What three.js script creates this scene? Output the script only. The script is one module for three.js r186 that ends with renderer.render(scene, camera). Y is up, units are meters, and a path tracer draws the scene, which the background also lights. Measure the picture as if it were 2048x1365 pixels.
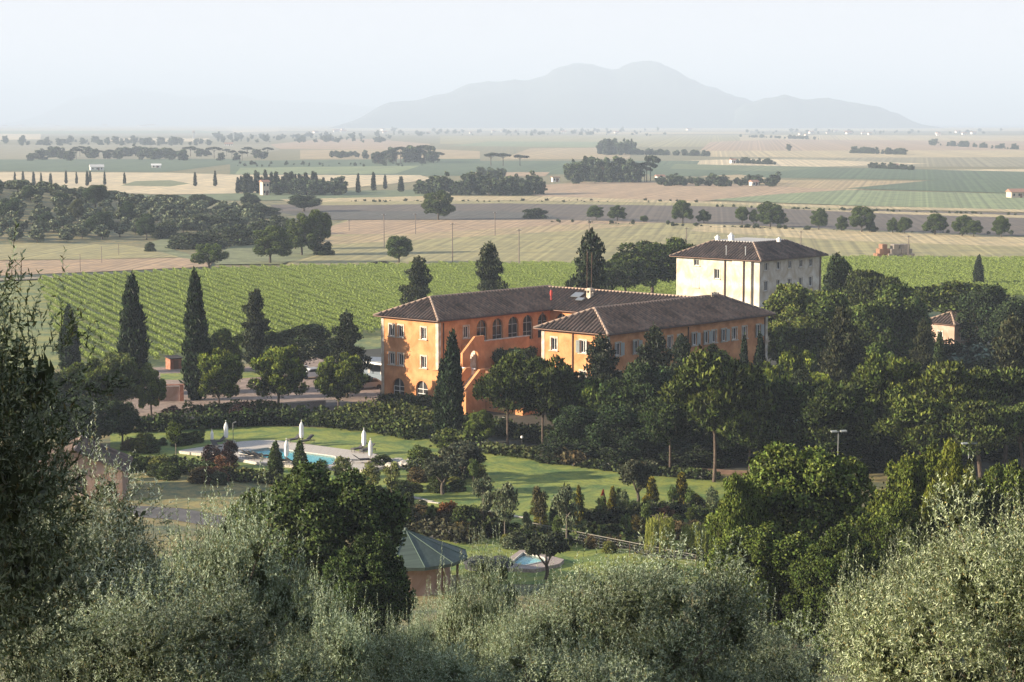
import * as THREE from 'three';
import { mergeGeometries } from 'three/addons/utils/BufferGeometryUtils.js';
import { ImprovedNoise } from 'three/addons/math/ImprovedNoise.js';

// ------------------------------------------------------------ camera, sky, sun, haze, exposure
const scene = new THREE.Scene();
const F = 4000, PITCH = Math.atan(0.10988), EYE = 36;          // focal length in pixels of a 2048 px wide picture
const camera = new THREE.PerspectiveCamera(2 * Math.atan(682.5 / F) * 180 / Math.PI, 2048 / 1365, 0.5, 60000);
camera.position.set(0, EYE, 0);
camera.rotation.set(-PITCH, 0, 0);

const SUN_AZ = -102 * Math.PI / 180, SUN_EL = 15.5 * Math.PI / 180;
const sunDir = new THREE.Vector3(Math.sin(SUN_AZ) * Math.cos(SUN_EL), Math.sin(SUN_EL), -Math.cos(SUN_AZ) * Math.cos(SUN_EL));
{
  const W = 512, H = 256, data = new Float32Array(W * H * 4), d = new THREE.Vector3();
  for (let j = 0; j < H; j++) for (let i = 0; i < W; i++) {
    const el = ((j + 0.5) / H - 0.5) * Math.PI, az = ((i + 0.5) / W - 0.5) * 2 * Math.PI;
    d.set(Math.cos(el) * Math.cos(az), Math.sin(el), Math.cos(el) * Math.sin(az));
    const up = Math.max(0, Math.sin(el)), t = 1 - Math.exp(-up * 4.2), c = Math.max(-1, Math.min(1, d.dot(sunDir)));
    const g = 0.55 * Math.exp((c - 1) * 2.2) + 1.4 * Math.exp((c - 1) * 22);
    const k = (j * W + i) * 4;
    data[k] = (0.98 * (1 - t) + 0.26 * t) + g * 0.62 * 0.5;
    data[k + 1] = (0.93 * (1 - t) + 0.37 * t) + g * 0.55 * 0.5;
    data[k + 2] = (0.92 * (1 - t) + 0.58 * t) + g * 0.44 * 0.5;
    data[k + 3] = 1;
  }
  const sky = new THREE.DataTexture(data, W, H, THREE.RGBAFormat, THREE.FloatType);
  sky.mapping = THREE.EquirectangularReflectionMapping; sky.magFilter = THREE.LinearFilter; sky.needsUpdate = true;
  scene.background = sky; scene.environment = sky;
  scene.backgroundIntensity = 0.37; scene.environmentIntensity = 0.37;
}
const sun = new THREE.DirectionalLight(new THREE.Color().setRGB(1, 0.86, 0.66), 5);
sun.position.copy(sunDir).multiplyScalar(1500).add(new THREE.Vector3(0, 0, -300)); sun.target.position.set(0, 0, -300);
sun.castShadow = true; sun.shadow.radius = 1.6; sun.shadow.mapSize.set(4096, 4096);
Object.assign(sun.shadow.camera, { left: -700, right: 700, top: 700, bottom: -700, near: 1, far: 4000 });
scene.add(sun, sun.target);
scene.fog = new THREE.FogExp2(new THREE.Color().setRGB(0.71, 0.835, 1.0), 1.8e-4);
const EXPOSURE = 3.1;

// ------------------------------------------------------------ helpers
const rngOf = (s) => () => { s |= 0; s = s + 0x6D2B79F5 | 0; let t = Math.imul(s ^ s >>> 15, 1 | s); t = t + Math.imul(t ^ t >>> 7, 61 | t) ^ t; return ((t ^ t >>> 14) >>> 0) / 4294967296; };
const R0 = rngOf(77);
const V = (x, y, z) => new THREE.Vector3(x, y, z);
const C = Math.cos(PITCH), S = Math.sin(PITCH);
const smooth = (a, b, x) => { const t = Math.max(0, Math.min(1, (x - a) / (b - a))); return t * t * (3 - 2 * t); };
const noise3 = new ImprovedNoise();
const fbm = (x, y, z, o = 4) => { let v = 0, a = 0.5; for (let i = 0; i < o; i++) { v += a * noise3.noise(x, y, z); x *= 2.03; y *= 2.03; z *= 2.03; a *= 0.5; } return v; };

// the lie of the land: the hill the photograph is taken from, the olive hill on the left, and the plain
function landHeight(x, z) {
  const D = -z;
  let near;
  if (D < 45) near = 34.3 - 0.315 * Math.max(D, -60);
  else if (D < 150) { const t = (D - 45) / 105; near = 20.1 * Math.pow(1 - t, 1.25); }
  else near = 0;
  const h = 13.5 * Math.exp(-(((x + 205) / 78) ** 2)) * Math.exp(-(((D - 715) / 88) ** 2));
  return near + Math.max(0, h - 0.6);
}
const depthOf = (D, y) => (EYE - y) * S + D * C;
const xAt = (px, D, y = 0) => (px - 1024) / F * depthOf(D, y);
const yAt = (py, D) => { const t = (682.5 - py) / F; return EYE + D * (t * C - S) / (C + t * S); };
function distAt(py, h = 0) { const t = (682.5 - py) / F, k = (t * C - S) / (C + t * S); return (h - EYE) / k; }
const G = (px, py, h = 0) => { const D = distAt(py, h); return V(xAt(px, D, h), h, -D); };   // where a sight line meets the level ground
const metres = (px, D, y = 0) => px / F * depthOf(D, y);

const taken = new Map();
function numbered(name) { const n = taken.get(name) || 0; taken.set(name, n + 1); return n ? name + '_' + String(n).padStart(3, '0') : name; }
function tag(o, label, category, group) { o.userData = { ...o.userData, label, category }; if (group) o.userData.group = group; return o; }
function add(o) { scene.add(o); return o; }
function thing(name, label, category, [x, y, z] = [0, 0, 0], turn = 0, group) {
  const o = new THREE.Group(); o.name = numbered(name); o.position.set(x, y, z); o.rotation.y = turn; scene.add(o);
  return tag(o, label, category, group);
}
function mesh(name, geometry, material, parent) {
  const m = new THREE.Mesh(Array.isArray(geometry) ? merge(geometry) : geometry, material);
  m.castShadow = m.receiveShadow = true;
  m.name = parent ? name : numbered(name); (parent || scene).add(m); return m;
}
function struct(name, geometry, material) { const m = mesh(name, geometry, material); m.userData.kind = 'structure'; return m; }
function merge(list) {
  const l = list.map((g) => { const h = g.index ? g.toNonIndexed() : g; for (const k of Object.keys(h.attributes)) if (!['position', 'normal', 'uv'].includes(k)) h.deleteAttribute(k); if (!h.attributes.uv) h.setAttribute('uv', new THREE.BufferAttribute(new Float32Array(h.attributes.position.count * 2), 2)); return h; });
  return mergeGeometries(l);
}
const at = (g, x, y, z, rx = 0, ry = 0, rz = 0) => g.applyMatrix4(new THREE.Matrix4().compose(V(x, y, z), new THREE.Quaternion().setFromEuler(new THREE.Euler(rx, ry, rz)), V(1, 1, 1)));
const box = (w, h, d, x = 0, y = 0, z = 0) => boxUV(at(new THREE.BoxGeometry(w, h, d), x, y, z));       // centred
const boxTo = (x0, x1, y0, y1, z0, z1) => box(x1 - x0, y1 - y0, z1 - z0, (x0 + x1) / 2, (y0 + y1) / 2, (z0 + z1) / 2);
const cyl = (r0, r1, h, n, x = 0, y = 0, z = 0) => at(new THREE.CylinderGeometry(r1, r0, h, n), x, y + h / 2, z); // stands on y
function bar(a, b, r0, r1 = r0, n = 6) {
  const d = b.clone().sub(a), g = new THREE.CylinderGeometry(r1, r0, d.length(), n, 1);
  return g.applyMatrix4(new THREE.Matrix4().compose(a.clone().add(b).multiplyScalar(0.5), new THREE.Quaternion().setFromUnitVectors(V(0, 1, 0), d.normalize()), V(1, 1, 1)));
}
function boxUV(g) {                                            // uv in metres, from the face's main direction
  const p = g.attributes.position, n = g.attributes.normal, uv = new Float32Array(p.count * 2);
  for (let i = 0; i < p.count; i++) {
    const ax = Math.abs(n.getX(i)), ay = Math.abs(n.getY(i)), az = Math.abs(n.getZ(i));
    if (ay > ax && ay > az) { uv[2 * i] = p.getX(i); uv[2 * i + 1] = p.getZ(i); }
    else if (ax > az) { uv[2 * i] = p.getZ(i); uv[2 * i + 1] = p.getY(i); }
    else { uv[2 * i] = p.getX(i); uv[2 * i + 1] = p.getY(i); }
  }
  g.setAttribute('uv', new THREE.BufferAttribute(uv, 2)); return g;
}

// ------------------------------------------------------------ textures
function noiseTexture(size, fn, srgb = true) {                 // fn(u, v) -> [r, g, b] in 0..1, tiling is up to fn
  const d = new Uint8Array(size * size * 4);
  for (let j = 0; j < size; j++) for (let i = 0; i < size; i++) {
    const c = fn(i / size, j / size), k = (j * size + i) * 4;
    d[k] = 255 * Math.max(0, Math.min(1, c[0])); d[k + 1] = 255 * Math.max(0, Math.min(1, c[1])); d[k + 2] = 255 * Math.max(0, Math.min(1, c[2])); d[k + 3] = 255;
  }
  const t = new THREE.DataTexture(d, size, size); t.wrapS = t.wrapT = THREE.RepeatWrapping; t.magFilter = THREE.LinearFilter; t.minFilter = THREE.LinearMipmapLinearFilter;
  if (srgb) t.colorSpace = THREE.SRGBColorSpace; t.needsUpdate = true; return t;
}
const ring = (u, v, f, o, k = 0) => { const a = u * 2 * Math.PI, b = v * 2 * Math.PI, r = f / (2 * Math.PI); return fbm(Math.cos(a) * r + k, Math.sin(a) * r + Math.cos(b) * r * 0.7 + 3.1, Math.sin(b) * r + k * 0.3, o); };
const grey = (x) => [x, x, x];
const mottleTex = noiseTexture(512, (u, v) => { const a = ring(u, v, 7, 5), b = ring(u, v, 60, 2, 9); return grey(0.86 + a * 0.34 + b * 0.22); });
const plasterTex = noiseTexture(512, (u, v) => { const a = ring(u, v, 5, 5, 2), b = ring(u * 1, v, 40, 3, 5); const s = Math.max(0, ring(u, 0.1, 50, 3, 4)) * 0.5; return [0.92 + a * 0.22 + b * 0.08 - s * 0.2, 0.91 + a * 0.30 + b * 0.08 - s * 0.22, 0.90 + a * 0.42 + b * 0.08 - s * 0.2]; });
const stripeTex = noiseTexture(512, (u, v) => {                // worked land: rows run along v, patches cross them
  const n = ring(u, v, 9, 4, 1), rows = 0.5 + 0.5 * Math.sin(u * 2 * Math.PI * 16 + n * 1.6), r2 = ring(u, v * 0.0, 44, 3, 6);
  return [0.85 + 0.07 * (rows - 0.5) + r2 * 0.3 + n * 0.24, 0.85 + 0.07 * (rows - 0.5) + r2 * 0.3 + n * 0.2, 0.84 + 0.07 * (rows - 0.5) + r2 * 0.28 + n * 0.14];
});
const lawnTex = noiseTexture(512, (u, v) => { const a = ring(u, v, 5, 4, 3), b = ring(u, v, 80, 2, 7), c = ring(u, v, 20, 3, 1); return [0.84 + a * 0.62 + b * 0.32 + c * 0.34, 0.86 + a * 0.34 + b * 0.32 + c * 0.22, 0.80 + a * 0.16 + b * 0.3 + c * 0.1]; });
const bumpTex = noiseTexture(256, (u, v) => grey(0.5 + ring(u, v, 24, 4, 8)), false);
const roofTex = noiseTexture(512, (u, v) => { const c = Math.floor(u * 64) / 64, r = Math.floor(v * 64) / 64; const h = Math.abs(Math.sin(c * 911.7 + r * 357.3) * 4375.5) % 1, n = ring(u, v, 6, 4, 4); return [0.80 + h * 0.26 + n * 0.4 - 0.12, 0.80 + h * 0.2 + n * 0.42 - 0.12, 0.80 + h * 0.16 + n * 0.44 - 0.12]; });
const barkTex = noiseTexture(256, (u, v) => grey(0.75 + ring(u, v * 0.25, 30, 4, 2) * 0.8));

const lin = (r, g, b) => new THREE.Color().setRGB(r, g, b);
const std = (color, o = {}) => new THREE.MeshStandardMaterial({ color, roughness: 0.85, ...o });
const scaled = (t, sx, sy = sx) => { const c = t.clone(); c.repeat.set(sx, sy); c.needsUpdate = true; return c; };
// ------------------------------------------------------------ the ground: one sheet to the horizon
{
  const xs = [], zs = [];
  for (let x = -60; x <= 60; x += 5) xs.push(x);
  for (let x = 70; x <= 420; x += 10) { xs.push(x); xs.unshift(-x); }
  for (let x = 480, s = 60; x < 26000; s *= 1.35, x += s) { xs.push(x); xs.unshift(-x); }
  for (let d = -60; d <= 170; d += 5) zs.push(-d);
  for (let d = 180; d <= 960; d += 10) zs.push(-d);
  for (let d = 1000, s = 50; d < 30000; s *= 1.35, d += s) zs.push(-d);
  const p = [], uv = [], idx = [], nx = xs.length;
  for (const z of zs) for (const x of xs) { p.push(x, landHeight(x, z), z); uv.push(x / 22, z / 22); }
  for (let j = 0; j + 1 < zs.length; j++) for (let i = 0; i + 1 < nx; i++) { const a = j * nx + i; idx.push(a, a + 1, a + nx + 1, a, a + nx + 1, a + nx); }
  const g = new THREE.BufferGeometry(); g.setAttribute('position', new THREE.Float32BufferAttribute(p, 3)); g.setAttribute('uv', new THREE.Float32BufferAttribute(uv, 2)); g.setIndex(idx); g.computeVertexNormals();
  struct('ground', g, std(lin(0.24, 0.205, 0.105), { map: lawnTex, bumpMap: bumpTex, bumpScale: 0.05 }));
}

// flat sheets on the plain: fields, lawns, roads. Corners are given as they are seen and laid down on the level ground.
let layer = 0;
function sheet(name, corners, material, o = {}) {
  const pts = corners.map(([x, y]) => o.plan ? V(x, 0, y) : G(x, y)), shape = new THREE.Shape(pts.map((q) => new THREE.Vector2(q.x, -q.z)));
  const g = new THREE.ShapeGeometry(shape); g.rotateX(-Math.PI / 2);
  const y = o.y ?? (0.02 + 0.006 * ++layer), turn = o.turn || 0, k = o.tile || 10, p = g.attributes.position, uv = g.attributes.uv;
  for (let i = 0; i < p.count; i++) { const x = p.getX(i), z = p.getZ(i); p.setY(i, y); uv.setXY(i, (x * Math.cos(turn) + z * Math.sin(turn)) / k, (-x * Math.sin(turn) + z * Math.cos(turn)) / k); }
  g.computeVertexNormals();
  return struct(name, g, material);
}
const soil = {
  tan: std(lin(0.50, 0.37, 0.19), { map: stripeTex }), pink: std(lin(0.50, 0.34, 0.20), { map: stripeTex }), olive: std(lin(0.40, 0.345, 0.15), { map: stripeTex }),
  pale: std(lin(0.74, 0.59, 0.36), { map: stripeTex }), straw: std(lin(0.60, 0.47, 0.25), { map: stripeTex }), brown: std(lin(0.15, 0.115, 0.085), { map: stripeTex }),
  plough: std(lin(0.11, 0.10, 0.08), { map: stripeTex }), green: std(lin(0.17, 0.21, 0.09), { map: stripeTex }), crop: std(lin(0.10, 0.15, 0.065), { map: stripeTex }),
  mint: std(lin(0.26, 0.31, 0.14), { map: stripeTex }), meadow: std(lin(0.22, 0.235, 0.10), { map: mottleTex }), dark: std(lin(0.06, 0.08, 0.04), { map: mottleTex }),
  vinefloor: std(lin(0.24, 0.25, 0.09), { map: lawnTex }), lane: std(lin(0.36, 0.30, 0.2), { map: mottleTex }), greyfield: std(lin(0.34, 0.30, 0.18), { map: stripeTex }),
};
const FIELDS = [
  // the far plain, in strips that narrow towards the horizon
  ['straw', -0.2, 200, [[-900, 262], [3000, 262], [3000, 252], [-900, 252]]],
  ['greyfield', 0.3, 180, [[-300, 272], [1300, 271], [1250, 264], [-300, 264]]],
  ['pale', 0.1, 160, [[440, 252.5], [560, 252], [556, 263], [470, 265]]],
  ['pale', 0, 160, [[-100, 266], [82, 266], [80, 279], [-100, 281]]],
  ['mint', 0.2, 160, [[-200, 262], [400, 261], [460, 266], [80, 268], [-200, 267]]],
  ['pale', 0.1, 160, [[220, 277], [420, 277], [400, 283], [220, 283]]],
  ['straw', 0.4, 150, [[1180, 264], [1500, 263], [1500, 268], [1150, 269]]],
  ['olive', 0.1, 150, [[880, 272], [1500, 270], [2300, 276], [2300, 290], [1300, 294], [880, 288]]],
  ['mint', 0.2, 140, [[980, 283], [1290, 284], [1180, 295], [900, 292]]],
  ['pink', 0.2, 140, [[530, 290], [640, 279], [740, 278], [860, 288], [860, 300], [560, 298]]],
  ['tan', 0.2, 130, [[600, 300], [860, 298], [960, 303], [960, 318], [600, 318]]],
  ['tan', 0.1, 130, [[1060, 297], [1260, 295], [1260, 318], [1000, 319]]],
  ['straw', 0.15, 130, [[1480, 270], [2400, 272], [2400, 283], [1480, 282]]],
  ['pink', 0.12, 120, [[1420, 284], [1560, 279], [2400, 285], [2400, 300], [1400, 302]]],
  ['straw', 0.1, 120, [[1400, 302], [2400, 300], [2400, 316], [1700, 316], [1420, 314]]],
  ['greyfield', 0.2, 110, [[1540, 316], [2400, 314], [2400, 334], [1600, 334]]],
  ['pale', 0.1, 110, [[1290, 324], [1500, 318], [1640, 320], [1860, 328], [1640, 334], [1300, 328]]],
  ['pale', 0.0, 100, [[1640, 341], [1900, 340], [2400, 336], [2400, 350], [2048, 351], [1900, 349]]],
  ['greyfield', 0.1, 100, [[-300, 290], [540, 289], [560, 300], [480, 318], [-300, 320]]],
  ['crop', 0.1, 110, [[-300, 320], [480, 318], [480, 326], [330, 345], [-300, 340]]],
  ['crop', 0.15, 90, [[460, 322], [800, 319], [960, 318], [960, 352], [460, 352]]],
  ['mint', 0.15, 90, [[480, 336], [840, 332], [790, 348], [470, 349]]],
  ['crop', 0.1, 80, [[940, 322], [1400, 322], [1380, 348], [960, 350]]],
  ['crop', 0.2, 80, [[1280, 330], [1560, 333], [2400, 352], [2400, 372], [2048, 364], [1300, 352]]],
  ['green', 0.2, 80, [[1350, 328], [1640, 336], [1560, 344], [1340, 338]]],
  ['pink', 0.15, 80, [[940, 345], [1100, 345], [1090, 353], [920, 354]]],
  ['pale', 0.05, 70, [[-200, 347], [40, 345], [330, 346], [470, 350], [840, 351], [870, 360], [640, 382], [460, 388], [330, 390], [60, 380], [-200, 380]]],
  ['meadow', 0.05, 40, [[240, 372], [270, 363], [340, 361], [380, 368], [340, 374]]],
  ['green', 0.2, 60, [[-200, 386], [340, 391], [640, 383], [860, 380], [840, 400], [600, 402], [-200, 402]]],
  ['tan', 0.2, 60, [[1400, 353], [1480, 350], [1570, 361], [1900, 363], [1700, 382], [1560, 374]]],
  ['pink', 0.25, 50, [[1070, 372], [1160, 365], [1400, 366], [1566, 374], [1690, 381], [1560, 390], [1400, 404], [1095, 395], [1040, 388]]],
  ['crop', 0.2, 70, [[1690, 378], [1860, 362], [2048, 356], [2400, 356], [2400, 392], [2048, 388]]],
  ['mint', 0.2, 60, [[1420, 401], [1560, 389], [1690, 381], [2048, 389], [2400, 394], [2400, 426], [2048, 421], [1700, 412]]],
  ['straw', 0.1, 50, [[560, 400], [860, 393], [1095, 394], [1400, 404], [1700, 413], [2400, 428], [2400, 434], [1700, 418], [1380, 407], [1000, 402], [600, 410]]],
  ['brown', 0.1, 50, [[540, 411], [1000, 404], [1380, 409], [1700, 420], [2400, 436], [2400, 484], [2048, 474], [1700, 462], [1380, 449], [1100, 441], [690, 441], [560, 441]]],
  ['olive', 0.1, 40, [[640, 405], [1000, 402.5], [1400, 407.5], [1700, 418], [1690, 422], [1380, 413], [1000, 408], [640, 412]]],
  ['plough', 0.1, 40, [[540, 424], [1000, 423], [1100, 430], [1120, 440], [690, 441], [560, 441]]],
  ['straw', 0.1, 40, [[1560, 419], [1800, 425], [2400, 442], [2400, 448], [1800, 430]]],
  ['olive', 0.12, 60, [[620, 470], [690, 442], [1100, 441], [1400, 449], [2048, 475], [2400, 488], [2400, 522], [1690, 518], [1140, 529.5], [690, 533], [560, 540], [600, 510]]],
  ['pink', 0.14, 50, [[660, 455], [700, 442], [1100, 441], [1330, 447], [1120, 452], [820, 470], [660, 471]]],
  ['tan', 0.12, 45, [[640, 475], [830, 469], [1100, 453], [1300, 450], [1180, 461], [760, 486], [640, 492]]],
  ['olive', 0.12, 40, [[660, 505], [900, 492], [1350, 470], [1500, 472], [1200, 496], [760, 512]]],
  ['straw', 0.1, 45, [[1400, 450], [1700, 463], [2048, 477], [2400, 491], [2400, 508], [1700, 484], [1380, 464]]],
  ['meadow', 0.1, 30, [[440, 508], [470, 490], [640, 492], [664, 505], [620, 515], [560, 531], [430, 531], [425, 518]]],
  ['meadow', 0.1, 30, [[298, 488], [330, 478], [350, 480], [342, 500], [380, 512], [440, 515], [440, 526], [360, 520], [300, 505]]],
  ['olive', 0.1, 40, [[-200, 492], [0, 488], [250, 492], [310, 503], [360, 517], [180, 521], [-200, 524]]],
  ['pink', 0.1, 40, [[-200, 526], [0, 524], [180, 521.5], [360, 518], [425, 526], [418, 536], [200, 546], [-200, 562]]],
  ['dark', 0.1, 20, [[-100, 558], [200, 547.5], [420, 537.5], [450, 536.5], [445, 540], [200, 551], [-100, 562]]],
  ['lane', 0.1, 20, [[-100, 563], [200, 551.5], [445, 540.5], [700, 533.5], [1140, 530], [1140, 532.5], [700, 536.5], [430, 544.5], [200, 556], [-100, 568]]],
  ['straw', 0.1, 20, [[1690, 517.5], [2400, 521.5], [2400, 527], [2048, 524], [1690, 519.5]]],
];
for (const [kind, turn, tile, c] of FIELDS) sheet('field', c, soil[kind], { turn, tile });

// sea beyond the plain on the right
sheet('sea', [[1800, 255.5], [4200, 254.5], [4200, 246.5], [1800, 246.5]], std(lin(0.10, 0.15, 0.19), { roughness: 0.25 }));

// ------------------------------------------------------------ hills behind the plain
function range(ridge, D, depth, seed, name = 'hills') {
  const n = 180, m = 22, x0 = ridge[0][0], x1 = ridge[ridge.length - 1][0], p = [], idx = [];
  for (let j = 0; j <= m; j++) for (let i = 0; i <= n; i++) {
    const px = x0 + (x1 - x0) * i / n; let k = 0; while (k < ridge.length - 2 && ridge[k + 1][0] < px) k++;
    const [a, ya] = ridge[k], [b, yb] = ridge[k + 1], f = (px - a) / (b - a), s = f * f * (3 - 2 * f) * 0.6 + f * 0.4, py = ya + (yb - ya) * s;
    const t = j / m * 2 - 1, z = D + t * depth, X = xAt(px, D), ht = Math.max(0, yAt(py, D));
    const ripple = fbm(X / 900 + seed, z / 900, seed, 5), prof = Math.pow(Math.max(0, 1 - Math.abs(t + ripple * 0.5 * (1 - Math.abs(t)))), 1.15);
    p.push(X, ht * prof * (1 + ripple * 0.10 * (j === m / 2 ? 0.4 : 1)) - 2, -z);
  }
  for (let j = 0; j < m; j++) for (let i = 0; i < n; i++) { const a = j * (n + 1) + i; idx.push(a, a + 1, a + n + 2, a, a + n + 2, a + n + 1); }
  const g = new THREE.BufferGeometry(); g.setAttribute('position', new THREE.Float32BufferAttribute(p, 3)); g.setIndex(idx); g.computeVertexNormals();
  g.setAttribute('uv', new THREE.Float32BufferAttribute(p.flatMap((_, i) => i % 3 ? [] : [p[i] / 400, p[i + 2] / 400]), 2));
  return struct(name, g, std(lin(0.055, 0.075, 0.045), { map: mottleTex }));
}
range([[700, 243], [780, 202], [830, 196], [880, 184], [940, 163], [1000, 155], [1050, 159], [1080, 151], [1115, 134], [1145, 125], [1185, 126], [1222, 134], [1255, 126], [1310, 124], [1345, 134], [1385, 150], [1430, 170], [1490, 192], [1540, 215], [1600, 243]], 12500, 1600, 3.3);
range([[1440, 244], [1490, 206], [1530, 196], [1560, 191], [1595, 199], [1650, 196], [1700, 203], [1750, 211], [1790, 224], [1830, 243]], 11500, 900, 8.1);
range([[60, 243], [180, 190], [240, 175], [300, 181], [370, 192], [450, 188], [540, 198], [650, 203], [760, 214], [900, 243]], 23000, 2200, 5.7);
// ------------------------------------------------------------ foliage: every leaf or leaf clump is a small folded face
const leafMat = (tint = [1, 1, 1], o = {}) => new THREE.MeshPhysicalMaterial({ color: lin(...tint), vertexColors: true, roughness: 0.8, side: THREE.DoubleSide, transmission: 0.42, thickness: 0, ior: 1.2, specularIntensity: 0.5, ...o });
const plainLeaf = (tint = [1, 1, 1]) => new THREE.MeshStandardMaterial({ color: lin(...tint), vertexColors: true, roughness: 0.85, side: THREE.DoubleSide });
const bark = std(lin(0.13, 0.10, 0.075), { map: barkTex }), paleBark = std(lin(0.24, 0.20, 0.16), { map: barkTex }), pineBark = std(lin(0.14, 0.095, 0.07), { map: barkTex });
class Leaves {
  constructor(cap) { this.p = new Float32Array(cap * 12); this.n = new Float32Array(cap * 12); this.c = new Float32Array(cap * 12); this.k = 0; this.cap = cap; }
  // a diamond leaf: at p, along unit t, width direction s, normal n
  put(p, t, s, n, len, wid, col, fold = 0.18) {
    if (this.k >= this.cap) return;
    const o = this.k++ * 12, P = this.p, N = this.n, L = this.c, hl = len / 2, hw = wid / 2, f = fold * wid;
    for (let a = 0; a < 3; a++) {
      const q = 'xyz'[a], b = p[q];
      P[o + a] = b - t[q] * hl; P[o + 3 + a] = b + s[q] * hw + n[q] * f; P[o + 6 + a] = b + t[q] * hl; P[o + 9 + a] = b - s[q] * hw + n[q] * f;
      for (let v = 0; v < 4; v++) { N[o + 3 * v + a] = n[q]; L[o + 3 * v + a] = col[a]; }
    }
  }
  geometry() {
    const g = new THREE.BufferGeometry(), k = this.k, idx = new Uint32Array(k * 6);
    for (let i = 0; i < k; i++) idx.set([4 * i, 4 * i + 1, 4 * i + 2, 4 * i, 4 * i + 2, 4 * i + 3], 6 * i);
    g.setAttribute('position', new THREE.BufferAttribute(this.p.slice(0, 12 * k), 3)); g.setAttribute('normal', new THREE.BufferAttribute(this.n.slice(0, 12 * k), 3));
    g.setAttribute('color', new THREE.BufferAttribute(this.c.slice(0, 12 * k), 3)); g.setIndex(new THREE.BufferAttribute(idx, 1)); return g;
  }
}
const dirOf = (r) => { const z = r() * 2 - 1, a = r() * Math.PI * 2, k = Math.sqrt(1 - z * z); return V(k * Math.cos(a), z, k * Math.sin(a)); };
const T1 = V(), T2 = V(), T3 = V();
// blobs: {c, r:[x,y,z], tone}; opt: size, elong, up (pull of the leaf axis upwards), out (pull outwards), shell, cut (no leaves below this height), tip
function foliage(blobs, n, opt, seed) {
  const r = rngOf(seed), L = new Leaves(n), w = blobs.map((b) => Math.pow(b.r[0] * b.r[1] + b.r[1] * b.r[2] + b.r[0] * b.r[2], 1)), sum = w.reduce((a, b) => a + b, 0);
  const base = opt.color, tip = opt.tip || base;
  for (let b = 0; b < blobs.length; b++) {
    const B = blobs[b], m = Math.round(n * w[b] / sum), tone = B.tone ?? (0.8 + 0.4 * r());
    for (let i = 0; i < m; i++) {
      const d = dirOf(r); if (opt.flat && d.y < -0.25 && r() < opt.flat) d.y = -d.y;
      const q = 1 - (opt.shell ?? 0.45) * r() * r() + 0.34 * Math.pow(r(), 4), bump = 1 + 0.16 * Math.sin(d.x * 7 + b) * Math.sin(d.y * 6 + 2 * b) * Math.sin(d.z * 7 + 3 * b);
      const p = V(B.c.x + d.x * B.r[0] * q * bump, B.c.y + d.y * B.r[1] * q * bump, B.c.z + d.z * B.r[2] * q * bump);
      if (opt.cut !== undefined && p.y < opt.cut) continue;
      const t = dirOf(r).addScaledVector(d, opt.out ?? 0.4); t.y += opt.up ?? 0; t.normalize();
      T1.copy(dirOf(r)).addScaledVector(d, (opt.face ?? 0.9) * 0.4); const s = V().crossVectors(t, T1).normalize(), nn = V().crossVectors(s, t).normalize();
      if (nn.dot(d) < 0) nn.negate();
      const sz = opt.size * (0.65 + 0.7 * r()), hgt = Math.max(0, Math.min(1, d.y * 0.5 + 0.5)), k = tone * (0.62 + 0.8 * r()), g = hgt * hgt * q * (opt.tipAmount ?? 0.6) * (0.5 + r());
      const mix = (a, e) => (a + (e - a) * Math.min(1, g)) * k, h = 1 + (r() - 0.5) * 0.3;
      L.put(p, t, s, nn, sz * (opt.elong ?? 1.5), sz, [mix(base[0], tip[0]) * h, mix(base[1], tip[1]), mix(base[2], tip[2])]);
    }
  }
  return L.geometry();
}
function limb(points, r0, r1, n = 6) {                          // tapered tube through points
  const c = new THREE.CatmullRomCurve3(points), segs = points.length * 3, P = [], N = [], U = [], idx = [];
  const fr = c.computeFrenetFrames(segs, false), len = c.getLength();
  for (let i = 0; i <= segs; i++) { const q = c.getPointAt(i / segs), rad = r0 + (r1 - r0) * i / segs;
    for (let j = 0; j <= n; j++) { const a = j / n * 2 * Math.PI, v = fr.normals[i].clone().multiplyScalar(Math.cos(a)).addScaledVector(fr.binormals[i], Math.sin(a)); P.push(q.x + v.x * rad, q.y + v.y * rad, q.z + v.z * rad); N.push(v.x, v.y, v.z); U.push(j / n, i / segs * len * 0.6); } }
  for (let i = 0; i < segs; i++) for (let j = 0; j < n; j++) { const a = i * (n + 1) + j; idx.push(a, a + 1, a + n + 2, a, a + n + 2, a + n + 1); }
  const g = new THREE.BufferGeometry(); g.setAttribute('position', new THREE.Float32BufferAttribute(P, 3)); g.setAttribute('normal', new THREE.Float32BufferAttribute(N, 3)); g.setAttribute('uv', new THREE.Float32BufferAttribute(U, 2)); g.setIndex(idx); return g;
}
const blob = (x, y, z, rx, ry = rx, rz = rx, tone) => ({ c: V(x, y, z), r: [rx, ry, rz], tone });

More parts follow.
